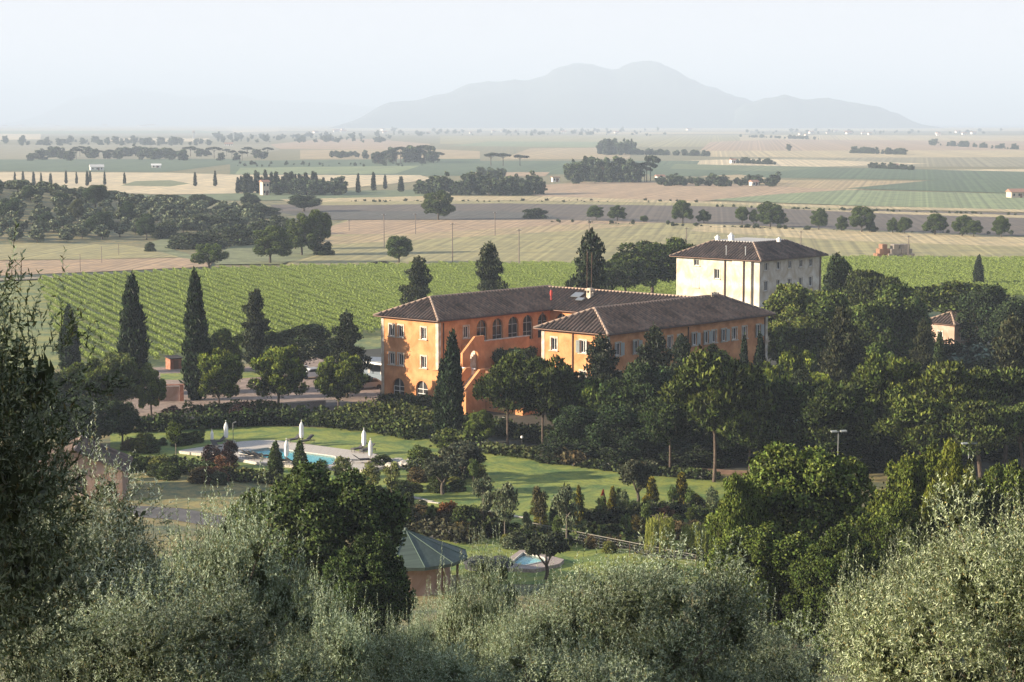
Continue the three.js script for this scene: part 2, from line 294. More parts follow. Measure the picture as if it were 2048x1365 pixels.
// Prototypes at a nominal height of 10 and a width of 10 (columns: 2); placed copies are scaled to the tree.
const PROTO = {};
function proto(name, trunk, crown) { (PROTO[name] ||= []).push({ trunk, crown }); }
function lobes(r, n, cx, cy, R, H, k0, k1, opt = {}) {           // lumps over an ellipsoid round (0, cy, 0)
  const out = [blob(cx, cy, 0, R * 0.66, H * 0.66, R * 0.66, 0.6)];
  for (let i = 0; i < n; i++) { const d = dirOf(r); if (d.y < (opt.low ?? -0.45)) d.y = -d.y * 0.6; d.normalize(); const k = k0 + (k1 - k0) * r(), q = 0.70 + (opt.spread ?? 0.24) * r(); out.push(blob(cx + d.x * R * q, cy + d.y * H * q, d.z * R * q, R * k, R * k * (opt.squash ?? 0.85), R * k)); }
  return out;
}
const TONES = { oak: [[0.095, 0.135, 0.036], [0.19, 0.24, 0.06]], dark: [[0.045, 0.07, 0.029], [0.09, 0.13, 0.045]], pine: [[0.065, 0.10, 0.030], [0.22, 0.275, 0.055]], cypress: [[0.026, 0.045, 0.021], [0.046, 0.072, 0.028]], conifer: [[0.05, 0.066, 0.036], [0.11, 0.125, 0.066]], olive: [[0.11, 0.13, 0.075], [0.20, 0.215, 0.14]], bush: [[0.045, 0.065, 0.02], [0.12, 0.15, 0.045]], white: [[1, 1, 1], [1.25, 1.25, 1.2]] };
{
  const r = rngOf(5);
  const trunkOf = (h, r0, limbs, spread, top, seed) => { const q = rngOf(seed), l = [limb([V(0, -0.3, 0), V(0.1, h * 0.5, 0.05), V(0, h, 0)], r0, r0 * 0.75)]; for (let i = 0; i < limbs; i++) { const a = i / limbs * 6.28 + q(), d = spread * (0.6 + 0.5 * q()); l.push(limb([V(0, h * 0.92, 0), V(Math.cos(a) * d * 0.45, h + (top - h) * 0.45, Math.sin(a) * d * 0.45), V(Math.cos(a) * d, top * (0.85 + 0.2 * q()), Math.sin(a) * d)], r0 * 0.5, r0 * 0.12, 5)); } return merge(l); };
  for (let v = 0; v < 3; v++) {
    const s = 100 + v * 17, q = rngOf(s);
    // broadleaved tree, seen near
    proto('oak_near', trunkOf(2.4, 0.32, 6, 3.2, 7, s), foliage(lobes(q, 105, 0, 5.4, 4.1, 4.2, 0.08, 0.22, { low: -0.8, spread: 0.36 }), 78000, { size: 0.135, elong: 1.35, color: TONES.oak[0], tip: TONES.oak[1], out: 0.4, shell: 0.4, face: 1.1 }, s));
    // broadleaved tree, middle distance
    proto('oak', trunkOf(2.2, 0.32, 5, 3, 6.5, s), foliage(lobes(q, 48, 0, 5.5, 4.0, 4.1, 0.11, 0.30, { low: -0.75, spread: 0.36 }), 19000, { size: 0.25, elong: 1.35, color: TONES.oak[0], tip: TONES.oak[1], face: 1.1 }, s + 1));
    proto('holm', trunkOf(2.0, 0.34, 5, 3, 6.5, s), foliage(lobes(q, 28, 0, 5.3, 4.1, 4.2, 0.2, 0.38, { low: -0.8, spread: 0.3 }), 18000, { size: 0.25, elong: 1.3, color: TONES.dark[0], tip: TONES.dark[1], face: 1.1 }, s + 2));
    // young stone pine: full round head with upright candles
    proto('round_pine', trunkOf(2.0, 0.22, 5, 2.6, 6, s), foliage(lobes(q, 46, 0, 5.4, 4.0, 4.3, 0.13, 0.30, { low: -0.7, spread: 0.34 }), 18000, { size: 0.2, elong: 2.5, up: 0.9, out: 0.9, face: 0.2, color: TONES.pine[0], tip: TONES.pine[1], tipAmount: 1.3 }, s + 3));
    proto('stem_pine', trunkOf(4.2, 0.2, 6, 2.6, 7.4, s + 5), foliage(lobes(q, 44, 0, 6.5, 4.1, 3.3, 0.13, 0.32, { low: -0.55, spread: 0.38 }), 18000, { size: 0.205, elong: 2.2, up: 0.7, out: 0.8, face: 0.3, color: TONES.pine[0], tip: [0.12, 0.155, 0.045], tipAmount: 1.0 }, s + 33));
    // grown stone pine: bare leaning stem, forked limbs, wide domed head
    { const l = [], lean = (v - 1) * 0.8; l.push(limb([V(0, -0.3, 0), V(lean * 0.4, 2.5, 0.1), V(lean, 5.2, 0)], 0.30, 0.22, 7));
      const bl = []; for (let i = 0; i < 34; i++) { const a = q() * 6.28, d = Math.sqrt(q()) * 4.1, y = 6.2 + (1 - (d / 4.4) ** 2) * 2.9 - q() * 1.5; bl.push(blob(lean + Math.cos(a) * d, y, Math.sin(a) * d, 1.0 + q() * 0.6, 0.62 + q() * 0.3, 1.0 + q() * 0.6)); if (i % 3 === 0) l.push(limb([V(lean, 5.0, 0), V(lean + Math.cos(a) * d * 0.45, 6.1, Math.sin(a) * d * 0.45), V(lean + Math.cos(a) * d, y - 0.3, Math.sin(a) * d)], 0.15, 0.04, 5)); }
      proto('umbrella_pine', merge(l), foliage(bl, 15000, { size: 0.215, elong: 2.0, up: 0.7, out: 0.8, face: 0.3, flat: 0.5, color: TONES.pine[0], tip: [0.115, 0.15, 0.045], tipAmount: 0.9 }, s + 4)); }
    // Italian cypress
    { const bl = []; for (let i = 0; i < 44; i++) { const y = 0.35 + i / 44 * 9.3, prof = Math.min(1, y / 1.1) * (y < 4.6 ? 1 : Math.pow(Math.max(0, 1 - (y - 4.6) / 5.5), 0.66)), a = q() * 6.28, R = 0.82 * prof + 0.05; bl.push(blob(Math.cos(a) * R * 0.3, y, Math.sin(a) * R * 0.3, R * (0.72 + 0.15 * q()), 0.75, R * (0.72 + 0.15 * q()))); }
      proto('cypress', limb([V(0, -0.2, 0), V(0, 1, 0), V(0, 3, 0)], 0.16, 0.1), foliage(bl, 8500, { size: 0.17, elong: 2.6, up: 1.6, out: 0.5, face: 1.2, shell: 0.25, color: TONES.cypress[0], tip: TONES.cypress[1] }, s + 5)); }
    // ragged conifer with tiers of uneven boughs
    { const bl = [], l = [limb([V(0, -0.2, 0), V(0.1, 4, 0), V(0, 9.3, 0)], 0.26, 0.05)]; for (let i = 0; i < 46; i++) { const f = i / 46, y = 1.3 + f * 8.3, R = 3.9 * Math.pow(1 - f, 0.62) * (0.3 + 0.9 * q()) + 0.35, a = i * 2.4 + q(); const x = Math.cos(a) * R * 0.72, z = Math.sin(a) * R * 0.72; bl.push(blob(x, y + 0.2 + R * 0.12, z, 0.4 + R * 0.27, 0.32 + 0.22 * q(), 0.4 + R * 0.27)); if (R > 1.4) bl.push(blob(x * 0.5, y, z * 0.5, R * 0.3, 0.4, R * 0.3, 0.7)); if (i % 2) l.push(limb([V(0, y - 0.4, 0), V(x * 0.5, y, z * 0.5), V(x, y + 0.1, z)], 0.07, 0.02, 4)); }
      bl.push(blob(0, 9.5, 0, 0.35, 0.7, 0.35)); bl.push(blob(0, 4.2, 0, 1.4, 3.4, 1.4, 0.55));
      proto('conifer', merge(l), foliage(bl, 15000, { size: 0.205, elong: 1.9, up: 0.25, out: 0.9, face: 0.7, shell: 0.6, color: TONES.conifer[0], tip: TONES.conifer[1] }, s + 6)); }
    // garden olive with a forked, leaning stem
    { const l = [limb([V(0, -0.2, 0), V(0.3, 1.6, 0), V(0.1, 3.0, 0.1)], 0.5, 0.34, 7)], bl = []; for (let i = 0; i < 5; i++) { const a = i * 1.26 + q(), d = 1.9 + q() * 1.6, y = 5.6 + q() * 2.6; l.push(limb([V(0.1, 2.8, 0.1), V(Math.cos(a) * d * 0.4, 4.2, Math.sin(a) * d * 0.4), V(Math.cos(a) * d, y, Math.sin(a) * d)], 0.26, 0.07, 5)); for (let k = 0; k < 4; k++) bl.push(blob(Math.cos(a) * d + (q() - 0.5) * 2.4, y + 0.4 + (q() - 0.5) * 2.2, Math.sin(a) * d + (q() - 0.5) * 2.4, 1.0 + q() * 0.6, 0.9 + q() * 0.5, 1.0 + q() * 0.6)); }
      proto('garden_olive', merge(l), foliage(bl, 6500, { size: 0.30, elong: 2.4, up: 0.3, out: 0.7, face: 0.2, shell: 0.7, color: TONES.olive[0], tip: TONES.olive[1] }, s + 7)); }
    // slender young tree on a thin stem (height 10, width 10 before scaling)
    { const bl = []; for (let i = 0; i < 20; i++) { const y = 4.0 + i / 20 * 5.6, R = 3.5 * Math.pow(Math.sin(Math.PI * Math.min(0.97, (y - 3.3) / 6.9)), 0.55), a = q() * 6.28; bl.push(blob(Math.cos(a) * R * 0.6, y, Math.sin(a) * R * 0.6, 0.7 + R * 0.3, 0.7, 0.7 + R * 0.3)); }
      proto('young_tree', merge([limb([V(0, -0.2, 0), V(0.08, 3, 0), V(0, 8.5, 0)], 0.26, 0.06), ...[0, 1, 2, 3].map((k) => limb([V(0, 4 + k, 0), V(Math.cos(k * 2) * 1.2, 5 + k, Math.sin(k * 2) * 1.2), V(Math.cos(k * 2) * 2.2, 6.4 + k, Math.sin(k * 2) * 2.2)], 0.1, 0.03, 4))]), foliage(bl, 2200, { size: 0.33, elong: 2.0, up: 0.4, out: 0.7, face: 0.3, shell: 0.95, color: [0.9, 0.95, 0.8], tip: [1.3, 1.3, 1.1] }, s + 8)); }
    // shrub, a low mound of leaves down to the ground
    { const bl = lobes(q, 16, 0, 4.4, 3.9, 4.4, 0.26, 0.42, { low: -0.2 }); for (let i = 0; i < 7; i++) bl.push(blob(Math.cos(i) * 2.9, 1.6, Math.sin(i) * 2.9, 1.9, 1.8, 1.9)); 
      proto('shrub', limb([V(0, -0.2, 0), V(0, 1, 0), V(0, 2, 0)], 0.3, 0.15, 5), foliage(bl, 3400, { size: 0.5, elong: 1.5, up: 0.3, face: 0.9, cut: 0, color: [0.85, 0.9, 0.8], tip: [1.5, 1.5, 1.3] }, s + 9)); }
    // weeping tree
    { const L = new Leaves(5200); for (let i = 0; i < 150; i++) { const a = q() * 6.28, d = 1.2 + Math.sqrt(q()) * 3.2, top = 9.2 - d * 0.35 - q() * 1.4, len = 2.2 + q() * 3.6; for (let k = 0; k < 34; k++) { const y = top - len * k / 34, p = V(Math.cos(a) * (d + k * 0.012) + (q() - 0.5) * 0.5, y, Math.sin(a) * (d + k * 0.012) + (q() - 0.5) * 0.5), t = V((q() - 0.5) * 0.9, -1, (q() - 0.5) * 0.9).normalize(), s2 = V().crossVectors(t, dirOf(q)).normalize(), c = 0.75 + 0.5 * q(); L.put(p, t, s2, V().crossVectors(s2, t), 0.62, 0.2, [c, c, c * 0.9]); } }
      proto('weeping_tree', merge([limb([V(0, -0.2, 0), V(0.1, 3, 0), V(0, 7.5, 0)], 0.22, 0.1), ...[0, 1, 2, 3, 4].map((k) => limb([V(0, 5.5, 0), V(Math.cos(k * 1.3) * 1.5, 8, Math.sin(k * 1.3) * 1.5), V(Math.cos(k * 1.3) * 3, 8.2, Math.sin(k * 1.3) * 3)], 0.1, 0.04, 4))]), L.geometry()); }
    // spiky golden conifer
    { const bl = []; for (let i = 0; i < 40; i++) { const f = i / 40, y = 0.6 + f * 8.6, R = 3.4 * (1 - f * 0.85) * (0.5 + 0.5 * q()), a = i * 2.4; bl.push(blob(Math.cos(a) * R * 0.7, y + R * 0.3, Math.sin(a) * R * 0.7, 0.6 + R * 0.2, 0.9, 0.6 + R * 0.2)); }
      proto('golden_conifer', limb([V(0, -0.2, 0), V(0, 3, 0), V(0, 7, 0)], 0.25, 0.06), foliage(bl, 3800, { size: 0.34, elong: 2.6, up: 0.9, out: 1.2, face: 0.3, cut: 0.1, color: [0.06, 0.085, 0.018], tip: [0.36, 0.30, 0.035], tipAmount: 1.5 }, s + 10)); }
    // far trees with fewer, larger clumps
    proto('far_tree', trunkOf(1.8, 0.36, 4, 2.6, 6, s), foliage(lobes(q, 15, (q() - 0.5) * 1.2, 4.6, 3.9, 4.7, 0.14, 0.36, { low: -0.95, spread: 0.42 }), 1600, { size: 0.75, elong: 1.3, color: [0.06, 0.085, 0.04], tip: [0.115, 0.145, 0.065], face: 1 }, s + 11));
    proto('far_cypress', limb([V(0, -0.2, 0), V(0, 1, 0), V(0, 2, 0)], 0.15, 0.1, 5), foliage([...Array(14)].map((_, i) => { const y = 0.6 + i / 14 * 9, R = 0.85 * Math.min(1, y / 1.2) * Math.pow(Math.max(0.02, 1 - y / 10.2), 0.5) + 0.05; return blob((q() - 0.5) * 0.2, y, 0, R, 0.8, R); }), 800, { size: 0.4, elong: 2, up: 1.4, face: 1.1, color: [0.024, 0.038, 0.02], tip: [0.04, 0.056, 0.026] }, s + 12));
    { const bl = []; for (let i = 0; i < 12; i++) { const a = q() * 6.28, d = Math.sqrt(q()) * 3.9; bl.push(blob(Math.cos(a) * d, 7.6 + (1 - (d / 4) ** 2) * 1.4, Math.sin(a) * d, 1.3, 0.7, 1.3)); }
      proto('far_umbrella', merge([limb([V(0, -0.3, 0), V(0.1, 3, 0), V(0, 7.4, 0)], 0.24, 0.18, 5), ...[0, 1, 2, 3].map((k) => limb([V(0, 5.5, 0), V(Math.cos(k * 1.6), 6.7, Math.sin(k * 1.6)), V(Math.cos(k * 1.6) * 2.4, 7.8, Math.sin(k * 1.6) * 2.4)], 0.12, 0.05, 4))]), foliage(bl, 1100, { size: 0.7, elong: 1.4, flat: 0.7, color: [0.03, 0.045, 0.02], tip: [0.055, 0.075, 0.03] }, s + 13)); }
    proto('grove_olive', trunkOf(2.2, 0.4, 3, 2, 5, s), foliage(lobes(q, 12, 0, 5.5, 4.0, 4.2, 0.26, 0.44, { low: -0.8, spread: 0.3 }), 1500, { size: 0.85, elong: 1.7, face: 0.7, color: [0.10, 0.12, 0.07], tip: [0.17, 0.19, 0.115] }, s + 14));
  }
}
// the near olives: twigs with pairs of narrow leaves, dark above and silvery below
function oliveCrown(seed, H, W, sprigs, clumps) {
  const r = rngOf(seed), L = new Leaves(sprigs * 14 + 24000), R = W / 2, bl = [];
  for (let i = 0; i < clumps; i++) { const d = dirOf(r); if (d.y < -0.5) d.y *= -0.6; const q = 0.45 + 0.6 * r(); bl.push(blob(d.x * R * q, H * 0.56 + d.y * H * 0.38 * q, d.z * R * q, R * (0.14 + 0.17 * r()), R * (0.16 + 0.22 * r()), R * (0.14 + 0.17 * r()), 0.55 + 0.75 * r())); }
  const twig = (p, ax, len, pairs, tone) => {
    const side = V().crossVectors(ax, dirOf(r)).normalize(), other = V().crossVectors(ax, side);
    for (let k = 0; k < pairs; k++) {
      const f = (k + 0.5) / pairs, b = p.clone().addScaledVector(ax, len * f), a0 = k * 1.57 + r() * 0.6;
      for (const sg of [1, -1]) {
        const d = side.clone().multiplyScalar(Math.cos(a0) * sg).addScaledVector(other, Math.sin(a0) * sg), ll = (0.062 + 0.03 * r()) * (1 - 0.3 * f), t = ax.clone().multiplyScalar(0.75).add(d).normalize(), s = V().crossVectors(t, ax).normalize(), n = V().crossVectors(s, t);
        const roll = (r() - 0.5) * 2.4, s2 = s.clone().multiplyScalar(Math.cos(roll)).addScaledVector(n, Math.sin(roll)), n2 = V().crossVectors(s2, t), q = r(), k2 = tone * (0.75 + 0.5 * r());
        const col = q < 0.52 ? [0.16 * k2, 0.195 * k2, 0.10 * k2] : q < 0.95 ? [0.50 * k2, 0.55 * k2, 0.43 * k2] : [0.30 * k2, 0.24 * k2, 0.12 * k2];
        L.put(b.addScaledVector(t, ll * 0.5), t, s2, n2, ll, ll * 0.26, col, 0.06);
      }
    }
    L.put(p.clone().addScaledVector(ax, len * 0.5), ax, side, other, len, 0.008, [0.16, 0.14, 0.10], 0);
  };
  const w = bl.map((b) => b.r[0] * b.r[1]), sum = w.reduce((a, b) => a + b, 0);
  bl.forEach((B, b) => {
    for (let i = 0, m = sprigs * w[b] / sum; i < m; i++) {
      const d = dirOf(r), q = 1 - 0.6 * r() * r(), p = V(B.c.x + d.x * B.r[0] * q, B.c.y + d.y * B.r[1] * q, B.c.z + d.z * B.r[2] * q);
      const ax = dirOf(r).multiplyScalar(0.55).addScaledVector(d, 0.8); ax.y += 0.35; ax.normalize();
      twig(p, ax, 0.16 + 0.16 * r(), 6, B.tone);
    }
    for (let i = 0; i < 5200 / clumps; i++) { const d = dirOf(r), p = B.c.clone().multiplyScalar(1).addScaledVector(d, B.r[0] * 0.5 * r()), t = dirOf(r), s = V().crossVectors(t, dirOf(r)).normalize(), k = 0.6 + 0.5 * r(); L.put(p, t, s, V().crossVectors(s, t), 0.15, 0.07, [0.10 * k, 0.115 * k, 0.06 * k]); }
  });
  for (let i = 0; i < 100; i++) {                                // long upright shoots
    const B = bl[Math.floor(r() * bl.length)]; if (B.c.y < H * 0.5) continue;
    let p = V(B.c.x + (r() - 0.5) * B.r[0], B.c.y + B.r[1] * 0.75, B.c.z + (r() - 0.5) * B.r[2]), ax = V((r() - 0.5) * 0.6, 1, (r() - 0.5) * 0.6).normalize();
    for (let k = 0, n = 1 + Math.floor(r() * 3.4); k < n; k++) { twig(p, ax, 0.3, 7, 1.1); p = p.clone().addScaledVector(ax, 0.28); ax = ax.clone().add(V((r() - 0.5) * 0.25, 0.1, (r() - 0.5) * 0.25)).normalize(); }
  }
  return { geo: L.geometry(), bl };
}
for (let v = 0; v < 3; v++) {
  const { geo, bl } = oliveCrown(900 + v * 31, 5, 4.6, 8200, 62), l = [limb([V(0, -0.6, 0), V(0.15, 0.7, 0.1), V(0.05, 1.5, 0)], 0.24, 0.17, 8)];
  for (let i = 0; i < bl.length; i += 3) { const c = bl[i].c; l.push(limb([V(0.05, 1.4, 0), V(c.x * 0.4, 1.4 + (c.y - 1.4) * 0.5, c.z * 0.4), c.clone()], 0.075, 0.014, 5)); }
  (PROTO.near_olive ||= []).push({ trunk: merge(l), crown: geo });
}

// materials for crowns, by tint
const LM = {};
const crownMat = (tint) => LM[tint.join()] ||= leafMat(tint);
const farMat = (tint) => LM['f' + tint.join()] ||= plainLeaf(tint);
const BARKS = { umbrella_pine: pineBark, round_pine: pineBark, stem_pine: pineBark, young_tree: paleBark, weeping_tree: paleBark, near_olive: paleBark };
const NOM = { cypress: 2, far_cypress: 2 };
const KINDNAME = { oak_near: 'broadleaf_tree', oak: 'broadleaf_tree', holm: 'holm_oak', round_pine: 'stone_pine', stem_pine: 'stone_pine', umbrella_pine: 'stone_pine', cypress: 'cypress_tree', conifer: 'conifer_tree', garden_olive: 'olive_tree', young_tree: 'young_tree', shrub: 'shrub', weeping_tree: 'weeping_tree', golden_conifer: 'conifer_shrub', far_tree: 'field_tree', far_cypress: 'cypress_tree', far_umbrella: 'stone_pine', grove_olive: 'olive_tree', near_olive: 'olive_tree' };
const CATEGORY = { shrub: 'shrub', conifer_shrub: 'shrub' };
const FAR = new Set(['far_tree', 'far_cypress', 'far_umbrella', 'grove_olive']);
let treeCount = 0;
function plant(kind, pos, height, width, label, o = {}) {
  const list = PROTO[kind], i = treeCount++, pr = list[(o.variant ?? i) % list.length], name = o.name || KINDNAME[kind];
  const t = thing(name, label, o.category || CATEGORY[name] || 'tree', [pos.x, pos.y, pos.z], o.turn ?? i * 2.399, o.group);
  const nomH = kind === 'near_olive' ? 5 : 10, nomW = kind === 'near_olive' ? 4.6 : (NOM[kind] || 8.6);
  t.scale.set(width / nomW, height / nomH, width / nomW);
  mesh('trunk', pr.trunk, BARKS[kind] || bark, t);
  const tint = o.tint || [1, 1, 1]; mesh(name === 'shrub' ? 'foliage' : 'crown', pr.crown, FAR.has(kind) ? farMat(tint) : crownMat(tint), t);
  return t;
}
// a tree as seen: centre px, foot py, top py, width, on the level ground
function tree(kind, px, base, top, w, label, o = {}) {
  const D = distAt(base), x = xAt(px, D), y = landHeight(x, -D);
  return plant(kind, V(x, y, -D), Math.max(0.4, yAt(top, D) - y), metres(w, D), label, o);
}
// a tree on the slope: centre px, distance, top py, width
function treeAt(kind, px, D, top, w, label, o = {}) {
  let x = xAt(px, D, 20), y = landHeight(x, -D); x = xAt(px, D, y + 3);
  return plant(kind, V(x, y, -D), yAt(top, D) - y, metres(w, D, y + 3), label, o);
}
// a clipped or loose hedge along a line of seen points
function hedge(pts, top, widthM, label, o = {}) {
  const P = pts.map(([x, y]) => G(x, y)), first = P[0], H = o.h || (yAt(top, -first.z)), r = rngOf(Math.round(pts[0][0] * 7 + pts[0][1])), bl = [];
  let len = 0;
  for (let i = 0; i + 1 < P.length; i++) { const d = P[i + 1].clone().sub(P[i]), l = d.length(), n = Math.max(1, Math.round(l / (0.55 * Math.max(0.8, H * 0.6)))); len += l;
    for (let k = 0; k <= n; k++) { const q = P[i].clone().addScaledVector(d, k / n).sub(first), hh = H * (1 - (o.loose ?? 0.25) * r()), rr = widthM * 0.5 * (0.8 + 0.4 * r()); bl.push(blob(q.x + (r() - 0.5) * widthM * 0.3, hh * 0.5, q.z + (r() - 0.5) * widthM * 0.3, rr, hh * 0.52, rr)); } }
  const g = thing(o.name || 'hedge', label, o.category || 'hedge', [first.x, 0, first.z], 0, o.group), c = o.color || [0.05, 0.072, 0.022], tp = o.tip || [0.11, 0.145, 0.045];
  const n = Math.min(16000, Math.round((len * (H + widthM) + 4) * (o.density || 55)));
  mesh('foliage', foliage(bl, n, { size: o.size || 0.28, elong: 1.5, up: 0.3, face: 0.9, cut: 0.02, color: c, tip: tp }, n + 3), crownMat([1, 1, 1]), g);
  return g;
}
// ------------------------------------------------------------ building kit
const M = {
  orange: std(lin(0.61, 0.275, 0.112), { map: scaled(plasterTex, 0.16), bumpMap: bumpTex, bumpScale: 0.01, roughness: 0.92 }),
  cream: std(lin(0.62, 0.565, 0.465), { map: scaled(plasterTex, 0.13), bumpMap: bumpTex, bumpScale: 0.01, roughness: 0.92 }),
  stone: std(lin(0.56, 0.50, 0.41), { map: scaled(plasterTex, 0.4) }), white: std(lin(0.74, 0.72, 0.68), { roughness: 0.6 }),
  glass: new THREE.MeshPhysicalMaterial({ color: lin(0.018, 0.02, 0.024), roughness: 0.08, specularIntensity: 0.8 }),
  tile: std(lin(0.05, 0.041, 0.038), { map: scaled(roofTex, 0.09), roughness: 0.9 }), tileRib: std(lin(0.17, 0.125, 0.106), { map: scaled(roofTex, 0.05), roughness: 0.9 }), ridge: std(lin(0.46, 0.35, 0.27), { map: scaled(roofTex, 0.12) }),  // roof deck darker than its ribs: shade of the grooves put into the colour
  gutter: std(lin(0.10, 0.055, 0.038), { roughness: 0.45, metalness: 0.5 }), iron: std(lin(0.05, 0.05, 0.05), { roughness: 0.5, metalness: 0.6 }), steel: std(lin(0.30, 0.31, 0.32), { roughness: 0.45, metalness: 0.7 }),
  shutter: std(lin(0.36, 0.38, 0.36), { roughness: 0.7 }), brown: std(lin(0.16, 0.08, 0.045)), pinkwall: std(lin(0.46, 0.31, 0.24), { map: scaled(plasterTex, 0.2) }), brick: std(lin(0.36, 0.15, 0.09), { map: scaled(plasterTex, 0.5) }),
  terracotta: std(lin(0.45, 0.10, 0.06)), timber: std(lin(0.20, 0.13, 0.08)), dark: std(lin(0.02, 0.02, 0.022), { roughness: 0.9 }), red: std(lin(0.40, 0.045, 0.035)),
};
const rect = (x, y, w, h) => { const p = new THREE.Path(); p.moveTo(x - w / 2, y - h / 2); p.lineTo(x - w / 2, y + h / 2); p.lineTo(x + w / 2, y + h / 2); p.lineTo(x + w / 2, y - h / 2); p.closePath(); return p; };
const archPath = (P, x, y0, w, top) => { const r = w / 2; P.moveTo(x - r, y0); P.lineTo(x - r, top - r); P.absarc(x, top - r, r, Math.PI, 0, true); P.lineTo(x + r, y0); P.closePath(); return P; };
// a wall whose outer face looks along +z, from x = 0 to len, with openings cut through
function panel(len, h0, h1, openings, t = 0.4) {
  const s = new THREE.Shape([new THREE.Vector2(0, h0), new THREE.Vector2(len, h0), new THREE.Vector2(len, h1), new THREE.Vector2(0, h1)]);
  for (const o of openings) s.holes.push(o.arch ? archPath(new THREE.Path(), o.x, o.y - o.h / 2, o.w, o.y + o.h / 2) : rect(o.x, o.y, o.w, o.h));
  return boxUV(new THREE.ExtrudeGeometry(s, { depth: t, bevelEnabled: false, curveSegments: 10 }).translate(0, 0, -t));
}
const winGeo = {};
function windowKit(o) {
  const k = [o.w, o.h, o.arch, o.bars, o.surround].join(); if (winGeo[k]) return winGeo[k];
  const { w, h } = o, z = -0.2, g = {};
  if (o.arch) {
    const s = archPath(new THREE.Shape(), 0, -h / 2, w - 0.02, h / 2); g.pane = new THREE.ShapeGeometry(s, 10).translate(0, 0, -0.32);
    g.sash = [box(0.07, h - 0.1, 0.06, 0, -0.05, -0.28), box(w - 0.1, 0.07, 0.05, 0, h / 2 - w / 2, -0.277), box(w - 0.1, 0.06, 0.05, 0, -h * 0.18, -0.277), box(0.06, h - w / 2, 0.05, -w / 2 + 0.05, -w / 4, -0.278), box(0.06, h - w / 2, 0.05, w / 2 - 0.05, -w / 4, -0.278)];
  } else {
    g.pane = new THREE.PlaneGeometry(w - 0.02, h - 0.02).translate(0, 0, z);
    g.sash = [box(0.09, h, 0.07, -w / 2 + 0.045, 0, z + 0.045), box(0.09, h, 0.07, w / 2 - 0.045, 0, z + 0.045), box(w - 0.18, 0.09, 0.07, 0, h / 2 - 0.045, z + 0.045), box(w - 0.18, 0.09, 0.07, 0, -h / 2 + 0.045, z + 0.045), box(0.045, h - 0.18, 0.06, 0, 0, z + 0.05)];
    g.surround = [box(0.17, h + 0.34, 0.05, -w / 2 - 0.085, 0, 0.027), box(0.17, h + 0.34, 0.05, w / 2 + 0.085, 0, 0.027), box(w, 0.17, 0.05, 0, h / 2 + 0.085, 0.027)];
    g.sill = box(w + 0.5, 0.12, 0.3, 0, -h / 2 - 0.06, 0.05);
    g.shutter = [box(w / 2, h, 0.05, 0, 0, 0), ...[...Array(8)].map((_, i) => box(w / 2 - 0.1, h / 14, 0.03, 0, -h / 2 + h * (i + 0.6) / 8.2, 0.035))];
    g.shutter = merge(g.shutter);
  }
  g.sash = merge(g.sash); if (g.surround) g.surround = merge(g.surround);
  return winGeo[k] = g;
}
const FACE = { '-x': -Math.PI / 2, '+z': 0, '+x': Math.PI / 2, '-z': Math.PI };
// a facade: wall panel with its windows as parts of the building
function facade(parent, face, [x, z], len, h0, h1, openings, wallMat, o = {}) {
  const g = panel(len, h0, h1, openings.filter((q) => !q.blind), o.t); g.rotateY(FACE[face]); g.translate(x, 0, z);
  const w = mesh('wall', g, wallMat, parent);
  for (const q of openings) {
    const kit = windowKit(q), win = new THREE.Group(); win.name = q.name || 'window'; parent.add(win);
    const a = FACE[face]; win.position.set(x + Math.cos(a) * q.x, q.y, z - Math.sin(a) * q.x); win.rotation.y = a;
    mesh('pane', kit.pane, q.paneMat || M.glass, win); mesh('sash', kit.sash, q.sashMat || M.white, win);
    if (kit.surround && !q.bare) { mesh('surround', kit.surround, q.surMat || M.stone, win); mesh('sill', kit.sill, q.surMat || M.stone, win); }
    if (q.shut) for (const sd of [-1, 1]) { const s = mesh('shutter', kit.shutter, M.shutter, win); if (q.shut === 'closed') s.position.set(sd * q.w / 4, 0, 0.02); else { s.position.set(sd * (q.w / 2 + q.w * 0.2), 0, 0.09 + q.w * 0.12); s.rotation.y = -sd * 0.55; } }
  }
  return w;
}
